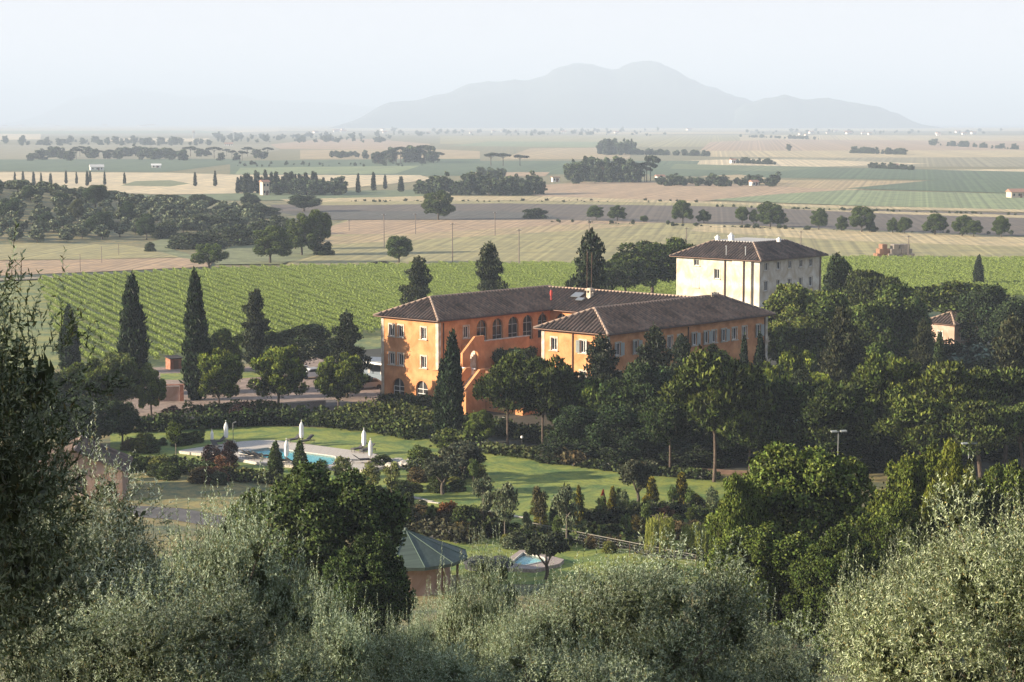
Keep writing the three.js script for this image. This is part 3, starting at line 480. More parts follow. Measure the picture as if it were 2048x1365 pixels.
// one roof slope: corners in order, eave first (a -> b along the eave); adds deck faces and tile courses that run down it
function slope(acc, pts) {
  const [a, b] = pts, u = b.clone().sub(a).normalize(), n = V().crossVectors(u, pts[2].clone().sub(a)).normalize(), v = V().crossVectors(n, u), P = pts.map((q) => { const d = q.clone().sub(a); return [d.dot(u), d.dot(v)]; });
  for (let i = 1; i + 1 < pts.length; i++) for (const k of [0, i, i + 1]) { acc.p.push(pts[k].x, pts[k].y, pts[k].z); acc.n.push(n.x, n.y, n.z); acc.uv.push(P[k][0], P[k][1]); }
  const u0 = Math.min(...P.map((q) => q[0])), u1 = Math.max(...P.map((q) => q[0])), step = acc.step || 0.6, rad = step * 0.27;
  for (let x = u0 + step * 0.5; x < u1; x += step) {
    let lo = 1e9, hi = -1e9; for (let i = 0; i < P.length; i++) { const p = P[i], q = P[(i + 1) % P.length]; if ((p[0] - x) * (q[0] - x) < 0) { const y = p[1] + (q[1] - p[1]) * (x - p[0]) / (q[0] - p[0]); lo = Math.min(lo, y); hi = Math.max(hi, y); } }
    if (hi - lo < 0.3) continue;
    const jit = (R0() - 0.5) * 0.03, S5 = [[-1, -0.15], [-0.75, 0.75], [0, 1.15], [0.75, 0.75], [1, -0.15]], put = (k, y) => a.clone().addScaledVector(u, x + jit + S5[k][0] * rad).addScaledVector(v, y).addScaledVector(n, S5[k][1] * rad);
    for (let k = 0; k < 4; k++) {
      const A = put(k, lo - 0.06), B = put(k + 1, lo - 0.06), Cc = put(k + 1, hi), D = put(k, hi), m = u.clone().multiplyScalar(S5[k][0] + S5[k + 1][0]).addScaledVector(n, 1.6 - Math.abs(S5[k][0] + S5[k + 1][0]) * 0.6).normalize();
      for (const [q, vv] of [[A, lo], [B, lo], [Cc, hi], [A, lo], [Cc, hi], [D, hi]]) { acc.rp.push(q.x, q.y, q.z); acc.rn.push(m.x, m.y, m.z); acc.ruv.push(x * 2.3, vv); }
    }
  }
}
const newRoof = (step) => ({ p: [], n: [], uv: [], rp: [], rn: [], ruv: [], step });
function geoOf(p, n, uv) { const g = new THREE.BufferGeometry(); g.setAttribute('position', new THREE.Float32BufferAttribute(p, 3)); g.setAttribute('normal', new THREE.Float32BufferAttribute(n, 3)); g.setAttribute('uv', new THREE.Float32BufferAttribute(uv, 2)); return g; }
function finishRoof(acc, parent, hips, eaves, extra = []) {
  const roof = mesh('roof', merge([geoOf(acc.p, acc.n, acc.uv), ...extra]), M.tile, parent);
  const t = mesh('roof_tile', geoOf(acc.rp, acc.rn, acc.ruv), M.tileRib, roof); t.userData.kind = 'stuff';
  for (const [a, b] of hips) mesh('ridge_cap', bar(a, b, 0.17, 0.17, 7), M.ridge, roof);  // ridge caps take a paler tile: their sunlit look is put into the colour
  for (const [a, b] of eaves) mesh('gutter', bar(a, b, 0.085, 0.085, 7), M.gutter, roof);
  return roof;
}
// hip roof over x0..x1, z0..z1 whose ridge runs along `along`; a0 / a1 = how far the ridge stops short of either end (0 = gable)
function hipRoof(parent, x0, x1, z0, z1, eave, rise, a0, a1, along = 'x', ov = 0.75, step = 0.6) {
  const acc = newRoof(step), X0 = x0 - ov, X1 = x1 + ov, Z0 = z0 - ov, Z1 = z1 + ov, e = eave, top = eave + rise;
  const A = V(X0, e, Z0), B = V(X1, e, Z0), Cc = V(X1, e, Z1), D = V(X0, e, Z1);
  let r0, r1; if (along === 'x') { const zm = (Z0 + Z1) / 2; r0 = V(X0 + a0, top, zm); r1 = V(X1 - a1, top, zm); slope(acc, [D, Cc, r1, r0]); slope(acc, [B, A, r0, r1]); if (a0) slope(acc, [A, D, r0]); if (a1) slope(acc, [Cc, B, r1]); }
  else { const xm = (X0 + X1) / 2; r0 = V(xm, top, Z0 + a0); r1 = V(xm, top, Z1 - a1); slope(acc, [A, D, r1, r0]); slope(acc, [Cc, B, r0, r1]); if (a0) slope(acc, [B, A, r0]); if (a1) slope(acc, [D, Cc, r1]); }
  const hips = [[r0, r1]]; if (along === 'x') { if (a0) hips.push([A, r0], [D, r0]); if (a1) hips.push([B, r1], [Cc, r1]); } else { if (a0) hips.push([A, r0], [B, r0]); if (a1) hips.push([D, r1], [Cc, r1]); }
  const soffit = boxTo(X0 + 0.03, X1 - 0.03, e - 0.16, e - 0.01, Z0 + 0.03, Z1 - 0.03);
  const dn = (p) => p.clone().add(V(0, -0.07, 0));
  finishRoof(acc, parent, hips, [[dn(A), dn(B)], [dn(B), dn(Cc)], [dn(Cc), dn(D)], [dn(D), dn(A)]], [soffit]);
  return { r0, r1 };
}

// ------------------------------------------------------------ the orange villa round its courtyard
const AX = 48 * Math.PI / 180;                                  // local x runs away to the right, local z nearer to the right
const corner = G(877, 805);
const villa = thing('villa', 'long orange villa with dark tiled roofs around a courtyard', 'house', [corner.x, 0, corner.z], AX);
const ux = V(Math.cos(AX), 0, -Math.sin(AX)), uz = V(Math.sin(AX), 0, Math.cos(AX));
const localAt = (lx, y, lz, o = corner) => o.clone().addScaledVector(ux, lx).addScaledVector(uz, lz).setY(y);
const pxOf = (p) => 1024 + F * p.x / depthOf(-p.z, p.y);
const pyOf = (p) => { const D = -p.z; return 682.5 - F * ((p.y - EYE) * C + D * S) / depthOf(D, p.y); };
function solve(px, fn, lo, hi) { for (let i = 0; i < 50; i++) { const m = (lo + hi) / 2; if (pxOf(fn(m)) < px) lo = m; else hi = m; } return (lo + hi) / 2; }
const EAVE = 10.6, LW = solve(763, (t) => localAt(0, 8, -20 + t), 0, 20) - 20;    // LW: local z of the far end of the left wing's front
const XB = solve(1100, (t) => localAt(t, 9, 0), 5, 40);                             // depth of the courtyard
const XM = XB + 10.6;
const rwC = (() => { for (let lx = 0; lx < 8; lx += 0.02) { const lz = solve(1215, (t) => localAt(lx, EAVE, t), 10, 40); if (pyOf(localAt(lx, EAVE, lz)) < 668) return [lx, lz]; } return [2.4, 25.7]; })();
const [RX, RZ] = rwC, RZ0 = solve(1084, (t) => localAt(RX, 9, t), 5, RZ), RXE = solve(1535, (t) => localAt(t, 9, RZ), 10, 60);
console.log('villa', LW, XB, rwC, RZ0, RXE, pyOf(localAt(0, EAVE, 0)), corner.toArray());
const hz = (px, lx = 0) => solve(px, (t) => localAt(lx, 8, t), -30, 60), hx = (px, lz = 0) => solve(px, (t) => localAt(t, 8, lz), -10, 80);
const win = (x, y, o = {}) => ({ x, y, w: 0.95, h: 1.55, ...o });
const arch = (x, y, w, h, o = {}) => ({ x, y, w, h, arch: true, ...o });
{
  const fr = [783.4, 801.4, 847].map((p) => hz(p) - LW);
  facade(villa, '-x', [0, LW], -LW, -0.3, EAVE - 0.15, [...fr.map((x) => win(x, 8.75)), ...fr.map((x) => win(x, 5.0)), arch(hz(796) - LW, 1.25, 2.2, 2.5, { name: 'arched_window', paneMat: M.dark }), arch(hz(843) - LW, 1.25, 2.2, 2.5, { name: 'arched_window', paneMat: M.dark })], M.orange);
  const s0 = 0.4;
  facade(villa, '+z', [s0, 0], XB - s0, -0.3, EAVE - 0.15, [win(hx(932) - s0, 8.7), ...[964, 995.5, 1027, 1056, 1086].map((p) => arch(hx(p) - s0, 8.4, 2.05, 3.3, { name: 'arched_window', sashMat: M.shutter }))], M.orange);
  facade(villa, '-z', [XM - s0, LW], XM - 2 * s0, -0.3, EAVE - 0.15, [5, 11, 17, 23].map((x) => win(x, 8.7)), M.orange);
  facade(villa, '+x', [XM, RZ0], RZ0 - LW, -0.3, EAVE - 0.2, [5, 11, 17].map((x) => win(x, 8.7)), M.orange);
  facade(villa, '-x', [XB, 0.0], RZ0, -0.3, EAVE - 0.2, [hz(1122, XB), hz(1122, XB) + 4.2, hz(1122, XB) + 8.4].map((x) => arch(x, 8.4, 2.05, 3.3, { name: 'arched_window' })), M.orange);
  facade(villa, '-x', [RX, RZ0], RZ - RZ0, -0.3, EAVE - 0.15, [win(hz(1108, RX) - RZ0, 8.75), win(hz(1166, RX) - RZ0, 8.75, { shut: 'open' }), win(hz(1166, RX) - RZ0, 5)], M.orange);
  facade(villa, '-z', [XB, RZ0], XB - RX - s0, -0.3, EAVE - 0.15, [4, 9, 14].map((x) => win(x, 8.7)), M.orange);
  const rs = RX + s0, row = [1236, 1272, 1321, 1340, 1360, 1389, 1413, 1428, 1448, 1469, 1489, 1517];
  facade(villa, '+z', [rs, RZ], RXE - rs, -0.3, EAVE - 0.15, [...row.map((p, i) => win(hx(p, RZ) - rs, 8.55, { shut: [0, 1, 5, 6, 8, 11].includes(i) ? 'open' : undefined })), ...[1236, 1300, 1389, 1448, 1517].map((p) => win(hx(p, RZ) - rs, 5))], M.orange);
  facade(villa, '+x', [RXE, RZ - s0], RZ - RZ0 - s0, -0.3, EAVE - 0.15, [3, 7].map((x) => win(x, 8.7)), M.orange);
  facade(villa, '-z', [RXE - s0, RZ0], RXE - s0 - XM, -0.3, EAVE - 0.15, [], M.orange);
  // corner strips
  for (const [x, z] of [[0, 0], [0, LW], [RX, RZ], [RX, RZ0], [RXE, RZ]]) mesh('corner_strip', box(0.5, EAVE - 0.35, 0.5, x + (x < 20 ? 0.2 : -0.2), (EAVE - 0.35) / 2, z + (z === 0 || z === RZ ? -0.2 : 0.2)), M.stone, villa);
  // downpipes
  for (const [x, z] of [[0.9, 0.08], [hx(1376, RZ), RZ + 0.08], [RXE - 0.7, RZ + 0.08], [RX - 0.08, hz(1146, RX)], [XB - 1.6, 0.08]]) mesh('downpipe', cyl(0.09, 0.09, EAVE - 0.4, 7, x, 0, z), M.gutter, villa);
  // roofs
  hipRoof(villa, 0, XB + 5.3, LW, 0, EAVE, 2.45, 4.6, 0);
  const mid = hipRoof(villa, XB, XM, LW, RZ0 + 5, EAVE - 0.04, 2.45, 5.6, 0, 'z');
  hipRoof(villa, RX, RXE, RZ0, RZ, EAVE, 2.5, 4.6, 4.6);
  // chimneys, roof window, finial and aerials
  const ridgeZ = (px, dx = 0) => { const X = (XB + XM) / 2; return solve(px, (t) => localAt(X + dx, EAVE + 2, t), -30, 60); };
  const ch = (x, z, y, w, h) => { const c = new THREE.Group(); c.name = 'chimney'; c.position.set(x, y, z); villa.add(c); mesh('stack', box(w, h, w, 0, h / 2, 0), M.cream, c); mesh('cap', merge([box(w * 1.5, 0.1, w * 1.5, 0, h + 0.4, 0), ...[[-1, -1], [1, -1], [-1, 1], [1, 1]].map(([a, b]) => box(0.12, 0.34, 0.12, a * w * 0.4, h + 0.17, b * w * 0.4)), box(w * 0.9, 0.22, w * 0.9, 0, h + 0.56, 0)]), M.stone, c); };
  ch(XB + 3.2, ridgeZ(1181, -2), EAVE + 0.9, 0.7, 1.3);
  ch(XM - 3, ridgeZ(1420, 2), EAVE + 0.7, 0.5, 1.6);
  mesh('roof_window', merge([at(box(1.2, 0.1, 1.6), XB + 3.0, EAVE + 1.85, ridgeZ(1158, -2), 0, 0, 0.42), at(box(0.7, 0.1, 1.2), XB + 1.9, EAVE + 1.42, ridgeZ(1164, -3), 0, 0, 0.42)]), M.steel, villa);
  const ux0 = XB + 0.6, f0 = new THREE.Group(); f0.name = 'roof_finial'; f0.position.set(ux0, EAVE + 1.1, -0.3); f0.scale.setScalar(0.55); villa.add(f0);
  mesh('urn', new THREE.LatheGeometry([[0.16, 0], [0.2, 0.3], [0.16, 0.9], [0.3, 1.2], [0.4, 1.6], [0.36, 2.1], [0.2, 2.5], [0.05, 2.6]].map(([a, b]) => new THREE.Vector2(a, b)), 12), M.red, f0);
  mesh('spike', merge([cyl(0.16, 0.12, 0.35, 8, 0, 2.55, 0), cyl(0.05, 0.02, 1.0, 6, 0, 2.9, 0)]), M.iron, f0);
  for (const [px, h] of [[1174, 5.4], [1183, 5.2]]) { const z = ridgeZ(px); const a = new THREE.Group(); a.name = 'aerial'; a.position.set((XB + XM) / 2, EAVE + 2.4, z); villa.add(a); mesh('mast', cyl(0.045, 0.03, h, 6), M.gutter, a); mesh('antenna', merge([box(0.05, 1.2, 0.1, 0.08, h - 0.9, 0), box(0.6, 0.03, 0.03, 0.2, h - 1.8, 0)]), M.gutter, a); }
  // raised courtyard, terrace, stairs
  mesh('courtyard_terrace', [boxTo(-1.6, XB, -0.3, 4.3, 0.4, RZ0)], M.orange, villa);
  mesh('upper_terrace', [boxTo(4.3, 13.6, 4.3, 7.1, 0.02, 3.6), boxTo(4.3, 13.6, 7.1, 7.75, 3.35, 3.6)], M.orange, villa);
  mesh('coping', [boxTo(4.2, 13.7, 7.75, 7.87, 3.25, 3.7)], M.stone, villa);
  { const s = new THREE.Shape(); s.moveTo(0.3, 4.3); s.lineTo(4.4, 4.3); s.lineTo(4.4, 8.6); s.lineTo(2.7, 8.6); s.lineTo(0.3, 6.6); s.closePath(); s.holes.push(archPath(new THREE.Path(), 2.5, 4.35, 1.5, 6.8)); mesh('stair_wall', boxUV(new THREE.ExtrudeGeometry(s, { depth: 0.35, bevelEnabled: false, curveSegments: 8 }).translate(0, 0, 3.65)), M.orange, villa);
    mesh('stair_wall', [boxTo(0.4, 4.3, 4.3, 5.2, 2.2, 2.5)], M.dark, villa);
    for (let k = 0; k < 12; k++) mesh('stair_step', boxTo(0.4 + k * 0.33, 4.28, 4.3 + k * 0.24, 4.3 + (k + 1) * 0.24, 2.55, 3.6), M.stone, villa); }
  const by = 4.3, bal = []; for (let k = 0; k < 14; k++) mesh('baluster', new THREE.LatheGeometry([[0.05, 0], [0.09, 0.15], [0.05, 0.4], [0.08, 0.62], [0.05, 0.75]].map(([a, b]) => new THREE.Vector2(a, b)), 6).translate(-1.5, by, 3.6 + k * 0.3), M.white, villa);
  mesh('handrail', boxTo(-1.62, -1.38, by + 0.75, by + 0.86, 3.4, 7.9), M.white, villa);
  // garden stair in front: two sloping parapets over a lit wall with a small arch
  const fs = (z) => { const s = new THREE.Shape(); s.moveTo(-6.6, -0.2); s.lineTo(-1.7, -0.2); s.lineTo(-1.7, 5.3); s.lineTo(-2.6, 5.3); s.lineTo(-5.6, 2.9); s.lineTo(-6.6, 2.9); s.closePath(); return boxUV(new THREE.ExtrudeGeometry(s, { depth: 0.4, bevelEnabled: false }).translate(0, 0, z)); };
  mesh('garden_stair', [fs(7.0), fs(9.4)], M.orange, villa);
  facade(villa, '-x', [-6.62, 6.9], 4.2, -0.2, 3.0, [arch(1.3, 0.95, 1.0, 1.8, { name: 'arched_door', paneMat: M.dark, sashMat: M.brown })], M.orange, { t: 0.3 });
  for (let k = 0; k < 14; k++) mesh('stair_step', boxTo(-6.2 + k * 0.33, -1.65, 0.9 + k * 0.24, 0.9 + (k + 1) * 0.24, 7.45, 9.35), M.stone, villa);
}

// ------------------------------------------------------------ the white house behind it
{
  const wc = G(1518, 657), H = 11.9, W = thing('white_house', 'tall cream rendered house with a dark hip roof and white roof vents', 'house', [wc.x, 0, wc.z], AX);
  const la = (x, y, z) => localAt(x, y, z, wc), wz = (px) => solve(px, (t) => la(0, 9, t), -60, 30), wx = (px) => solve(px, (t) => la(t, 9, 0), -10, 80);
  const Z0 = wz(1353), X1 = wx(1643), o = (x, y, q = {}) => ({ x, y, w: 1.15, h: 1.75, surMat: M.cream, ...q });
  facade(W, '-x', [0, Z0], -Z0, -0.3, H - 0.15, [o(wz(1393) - Z0, 10.9, { h: 1.1 }), o(wz(1434) - Z0, 9.1), o(wz(1392) - Z0, 7.3, { shut: 'closed' }), o(wz(1477) - Z0, 10.6, { h: 1.1, shut: 'closed' }), o(wz(1478) - Z0, 6.7, { w: 1.1 }), o(wz(1434) - Z0, 5.0), o(wz(1392) - Z0, 3.6)], M.cream);
  const px5 = [1532.6, 1557, 1580, 1602, 1622];
  facade(W, '+z', [0.4, 0], X1 - 0.4, -0.3, H - 0.15, [...px5.map((p) => o(wx(p) - 0.4, 10.7, { h: 1.35 })), ...px5.map((p) => o(wx(p) - 0.4, 7.3)), ...px5.map((p) => o(wx(p) - 0.4, 3.9))], M.cream);
  facade(W, '+x', [X1, 0], -Z0, -0.3, H - 0.15, [4, 9, 14].map((x) => o(x, 7.3)), M.cream);
  facade(W, '-z', [X1 - 0.4, Z0], X1 - 0.8, -0.3, H - 0.15, [3, 8].map((x) => o(x, 7.3)), M.cream);
  // shallow bay on the sunlit side
  mesh('wall', [boxTo(-0.45, -0.01, -0.3, H - 0.17, wz(1467), wz(1505))], M.cream, W);
  for (const px of [1450.5, 1491]) mesh('downpipe', cyl(0.13, 0.13, H - 0.3, 7, -0.14 - (px > 1470 ? 0.45 : 0), 0, wz(px)), M.gutter, W);
  mesh('downpipe', cyl(0.1, 0.1, H - 0.3, 7, X1 - 0.5, 0, 0.1), M.gutter, W);
  for (const px of [1450.5, 1489]) mesh('flue', merge([cyl(0.1, 0.1, 2.0, 8, 0.3, H + 0.1, wz(px)), cyl(0.17, 0.17, 0.18, 8, 0.3, H + 2.1, wz(px))]), M.steel, W);
  const ov = 0.9, acc = newRoof(0.62), x0 = -ov, x1 = X1 + ov, z0 = Z0 - ov, z1 = ov, i = 5.6, t = H + 2.75;
  const A = V(x0, H, z0), B = V(x1, H, z0), Cc = V(x1, H, z1), D = V(x0, H, z1), a = V(x0 + i, t, z0 + i), b = V(x1 - i, t, z0 + i), c = V(x1 - i, t, z1 - i), d = V(x0 + i, t, z1 - i);
  slope(acc, [D, Cc, c, d]); slope(acc, [B, A, a, b]); slope(acc, [A, D, d, a]); slope(acc, [Cc, B, b, c]);
  const dn = (p) => p.clone().add(V(0, -0.08, 0));
  finishRoof(acc, W, [[A, a], [B, b], [Cc, c], [D, d]], [[dn(A), dn(B)], [dn(B), dn(Cc)], [dn(Cc), dn(D)], [dn(D), dn(A)]], [boxTo(x0 + 0.03, x1 - 0.03, H - 0.16, H - 0.01, z0 + 0.03, z1 - 0.03)]);
  mesh('roof_deck', [boxTo(a.x - 0.1, b.x + 0.1, t - 0.05, t + 0.12, z0 + i - 0.1, z1 - i + 0.1)], std(lin(0.42, 0.40, 0.37)), W);
  const vent = (px, lx, h, w) => { const z = solve(px, (q) => la(lx, t, q), -40, 20), v = new THREE.Group(); v.name = 'roof_vent'; v.position.set(lx, t - 0.1, z); W.add(v); mesh('shaft', merge([box(w, h * 0.55, w, 0, h * 0.27, 0)]), M.white, v); mesh('cowl', merge([box(w * 1.35, 0.12, w * 1.35, 0, h * 0.58, 0), at(new THREE.ConeGeometry(w * 0.62, h * 0.4, 10), 0, h * 0.8, 0)]), M.white, v); };
  vent(1435, 5.2, 1.2, 0.6); vent(1462.5, 5.6, 1.7, 0.75); vent(1558, 10.5, 0.9, 0.55);
}
// ------------------------------------------------------------ lawns, paths, car park, pool terrace
const grass = std(lin(0.225, 0.27, 0.055), { map: scaled(lawnTex, 1), bumpMap: bumpTex, bumpScale: 0.03 }), dry = std(lin(0.27, 0.23, 0.10), { map: lawnTex }), gravel = std(lin(0.36, 0.26, 0.20), { map: mottleTex, bumpMap: bumpTex, bumpScale: 0.02 });
const asphalt = std(lin(0.13, 0.12, 0.115), { map: mottleTex }), duff = std(lin(0.045, 0.042, 0.024), { map: mottleTex }), paleStone = std(lin(0.60, 0.54, 0.46), { map: mottleTex });
sheet('vineyard_ground', [[-60, 565], [200, 555], [430, 543.5], [700, 536], [1140, 532], [1690, 520], [2400, 527], [2400, 640], [1500, 640], [700, 702], [330, 732], [-60, 745]], soil.vinefloor, { tile: 30, y: 0.02 });
sheet('woodland_floor', [[560, 800], [700, 690], [1300, 690], [1500, 650], [2300, 650], [2300, 960], [1440, 940], [1100, 905], [900, 880], [560, 850]], duff, { tile: 12, y: 0.012 });
sheet('gravel_yard', [[180, 852], [330, 846], [560, 822], [760, 812], [760, 716], [600, 716], [430, 745], [320, 735], [180, 750]], gravel, { tile: 8, y: 0.022 });
sheet('grass_verge', [[320, 748], [560, 742], [560, 752], [420, 762], [320, 760]], grass, { tile: 12, y: 0.03 });
sheet('driveway', [[560, 806], [660, 800], [720, 806], [760, 820], [600, 824]], asphalt, { tile: 9, y: 0.03 });
sheet('lawn', [[220, 868], [430, 850], [700, 858], [900, 884], [1100, 908], [1300, 930], [1440, 955], [1500, 990], [1470, 1130], [1380, 1170], [960, 1170], [700, 1080], [560, 960], [330, 930], [220, 900]], grass, { tile: 14, y: 0.03 });
sheet('dry_grass', [[180, 940], [330, 930], [520, 948], [560, 985], [480, 1035], [380, 1020], [250, 1005], [180, 990]], dry, { tile: 9, y: 0.036 });
sheet('dirt_track', [[1080, 908], [1250, 930], [1440, 940], [1560, 948], [1560, 958], [1440, 949], [1250, 938]], std(lin(0.34, 0.20, 0.13), { map: mottleTex }), { tile: 9, y: 0.036 });
sheet('road', [[260, 1012], [360, 1018], [440, 1032], [520, 1062], [520, 1085], [430, 1056], [340, 1040], [260, 1034]], asphalt, { tile: 9, y: 0.042 });
sheet('garden_path', [[848, 1072], [880, 1064], [990, 1045], [1010, 1048], [900, 1072], [860, 1082]], std(lin(0.2, 0.19, 0.10), { map: lawnTex }), { tile: 6, y: 0.04 });
// slabs of the garden path and the stepping stones, each one a stone
const slabGeo = [0, 1, 2].map((k) => { const s = new THREE.Shape([[-0.75, -0.14], [0.7, -0.15 + 0.02 * k], [0.75, 0.13], [-0.72, 0.15]].map(([a, b]) => new THREE.Vector2(a, b))); return boxUV(new THREE.ExtrudeGeometry(s, { depth: 0.06, bevelEnabled: true, bevelSize: 0.02, bevelThickness: 0.02, bevelSegments: 1 }).rotateX(-Math.PI / 2)); });
const path = thing('stepping_stone_path', 'run of pale stone slabs crossing the lawn beside the round hut', 'path', G(930, 1062).toArray());
for (let i = 0; i < 15; i++) { const f = i / 14, p = G(862 + f * 138, 1078 - f * 31).sub(path.position), m = mesh('slab', slabGeo[i % 3], paleStone, path); m.position.set(p.x, 0.045, p.z); m.rotation.y = 0.15; }
const path2 = thing('stepping_stone_path', 'short run of stepping stones near the pale young trees right of the pool', 'path', G(815, 997).toArray());
for (let i = 0; i < 8; i++) { const f = i / 7, p = G(775 + f * 90, 983 + f * 24).sub(path2.position), m = mesh('slab', slabGeo[i % 3], paleStone, path2); m.position.set(p.x, 0.045, p.z); m.rotation.y = -0.5; }
const path3 = thing('stepping_stone_path', 'stepping stones in the grass between the pale slender trees', 'path', G(1000, 1030).toArray());
for (let i = 0; i < 6; i++) { const f = i / 5, p = G(968 + f * 64, 1024 + f * 12).sub(path3.position), m = mesh('slab', slabGeo[i % 3], paleStone, path3); m.position.set(p.x, 0.045, p.z); m.rotation.y = -0.35; }

// pool: a paved deck with a hole for the basin, the basin, and the water in it
function pool(name, label, deckPx, waterPx, deckMat, o = {}) {
  const g0 = G(...waterPx[0]), t = thing(name, label, 'swimming pool', [g0.x, 0, g0.z]), loc = (q) => { const p = G(...q).sub(g0); return new THREE.Vector2(p.x, -p.z); };
  const curve = (pts) => { const c = new THREE.CatmullRomCurve3(pts.map(loc).map((q) => V(q.x, q.y, 0)), true, 'catmullrom', o.tension ?? 0.25); return c.getPoints(60).map((q) => new THREE.Vector2(q.x, q.y)); };
  const D = curve(deckPx), Wt = curve(waterPx), s = new THREE.Shape(D); s.holes.push(new THREE.Path(Wt));
  const deck = boxUV(new THREE.ExtrudeGeometry(s, { depth: 0.5, bevelEnabled: false }).rotateX(-Math.PI / 2).translate(0, -0.18, 0)); mesh('deck', deck, deckMat, t);
  const basin = [], N = Wt.length; for (let i = 0; i < N; i++) { const a = Wt[i], b = Wt[(i + 1) % N]; basin.push(a.x, 0.31, -a.y, b.x, 0.31, -b.y, b.x, 0.06, -b.y, a.x, 0.31, -a.y, b.x, 0.06, -b.y, a.x, 0.06, -a.y); }
  const bg = new THREE.BufferGeometry(); bg.setAttribute('position', new THREE.Float32BufferAttribute(basin, 3)); bg.computeVertexNormals();
  const fl = new THREE.ShapeGeometry(new THREE.Shape(Wt)).rotateX(-Math.PI / 2).translate(0, 0.062, 0);
  const bm = std(lin(...(o.basin || [0.02, 0.38, 0.43])), { roughness: 0.5, side: THREE.DoubleSide }); mesh('basin', merge([bg, fl]), bm, t);
  const w = new THREE.ShapeGeometry(new THREE.Shape(Wt)).rotateX(-Math.PI / 2).translate(0, 0.26, 0), p = w.attributes.position, uv = w.attributes.uv; for (let i = 0; i < p.count; i++) uv.setXY(i, p.getX(i) / 5, p.getZ(i) / 5);
  mesh('water', w, new THREE.MeshPhysicalMaterial({ color: lin(0.72, 0.96, 0.97), roughness: 0.1, specularIntensity: 0.55, transmission: 0.92, thickness: 0, ior: 1.33, bumpMap: bumpTex, bumpScale: 0.03 }), t);
  mesh('coping', (() => { const l = []; for (let i = 0; i < N; i++) { const a = Wt[i], b = Wt[(i + 1) % N]; l.push(bar(V(a.x, 0.31, -a.y), V(b.x, 0.31, -b.y), 0.09, 0.09, 5)); } return merge(l); })(), paleStone, t);
  return t;
}
const deckStone = std(lin(0.62, 0.55, 0.47), { map: mottleTex, roughness: 0.8 });
// the decks stand 0.32 m above the lawn and the water lies in them
pool('swimming_pool', 'large turquoise swimming pool with a pale stone deck and white parasols', [[357, 908], [420, 898], [482, 889], [545, 886], [640, 898], [740, 912], [792, 927], [745, 946], [690, 944], [600, 938], [520, 932], [440, 917]], [[478, 913], [508, 906], [540, 902], [610, 911], [671, 920], [664, 936], [628, 936], [570, 929], [520, 921]], deckStone);
pool('small_pool', 'small angular spa pool with a pinkish paved rim beside the round hut', [[1004, 1134], [1040, 1108], [1062, 1109], [1128, 1127], [1118, 1136], [1070, 1147], [1014, 1144]], [[1022, 1135], [1046, 1114], [1088, 1124], [1092, 1131], [1050, 1140]], std(lin(0.44, 0.36, 0.31), { map: mottleTex }), { basin: [0.42, 0.55, 0.56], tension: 0.05 });

// closed white parasols
const parasolGeo = (() => {
  const prof = [[0.03, 0], [0.17, 0.05], [0.24, 0.5], [0.21, 1.0], [0.23, 1.25], [0.19, 1.5], [0.12, 1.75], [0.03, 1.95]], N = 32, P = [], idx = [];
  for (let j = 0; j < prof.length; j++) for (let i = 0; i <= N; i++) { const a = i / N * 6.2832, k = 1 + 0.22 * Math.cos(a * 8) * (j < 6 ? 1 : 0.5); P.push(Math.cos(a) * prof[j][0] * k, 0.62 + prof[j][1], Math.sin(a) * prof[j][0] * k); }
  for (let j = 0; j + 1 < prof.length; j++) for (let i = 0; i < N; i++) { const a = j * (N + 1) + i; idx.push(a, a + N + 1, a + N + 2, a, a + N + 2, a + 1); }
  const g = new THREE.BufferGeometry(); g.setAttribute('position', new THREE.Float32BufferAttribute(P, 3)); g.setIndex(idx); g.computeVertexNormals(); return g;
})();
const canvasMat = std(lin(0.80, 0.78, 0.73), { roughness: 0.9, side: THREE.DoubleSide });
function parasol(px, base, top, label) {
  const p = G(px, base), t = thing('closed_parasol', label, 'parasol', [p.x, 0.32, p.z], px, 'closed parasols round the pool'), k = yAt(top, -p.z) / 2.75; t.scale.setScalar(k);
  mesh('pole', cyl(0.035, 0.03, 2.7, 8), M.steel, t); mesh('canopy', parasolGeo, canvasMat, t); mesh('strap', at(new THREE.TorusGeometry(0.23, 0.02, 5, 16), 0, 1.85, 0, Math.PI / 2), canvasMat, t); mesh('base', merge([cyl(0.4, 0.38, 0.08, 16), cyl(0.06, 0.06, 0.3, 8, 0, 0.08, 0)]), M.stone, t); mesh('finial', at(new THREE.SphereGeometry(0.06, 8, 6), 0, 2.7, 0), M.white, t);
}
parasol(424, 896, 864, 'closed white parasol behind the purple shrub at the left end of the pool');
parasol(452, 893, 847, 'closed white parasol beside the thin shower post');
parasol(603, 893, 846, 'tallest closed white parasol on the lawn side of the pool');
parasol(573, 930, 883, 'closed white parasol between the two dark conical shrubs');
parasol(728, 909, 862, 'closed white parasol at the far right end of the pool deck');
parasol(741, 929, 883, 'closed white parasol nearest the white rocks, right of the pool');
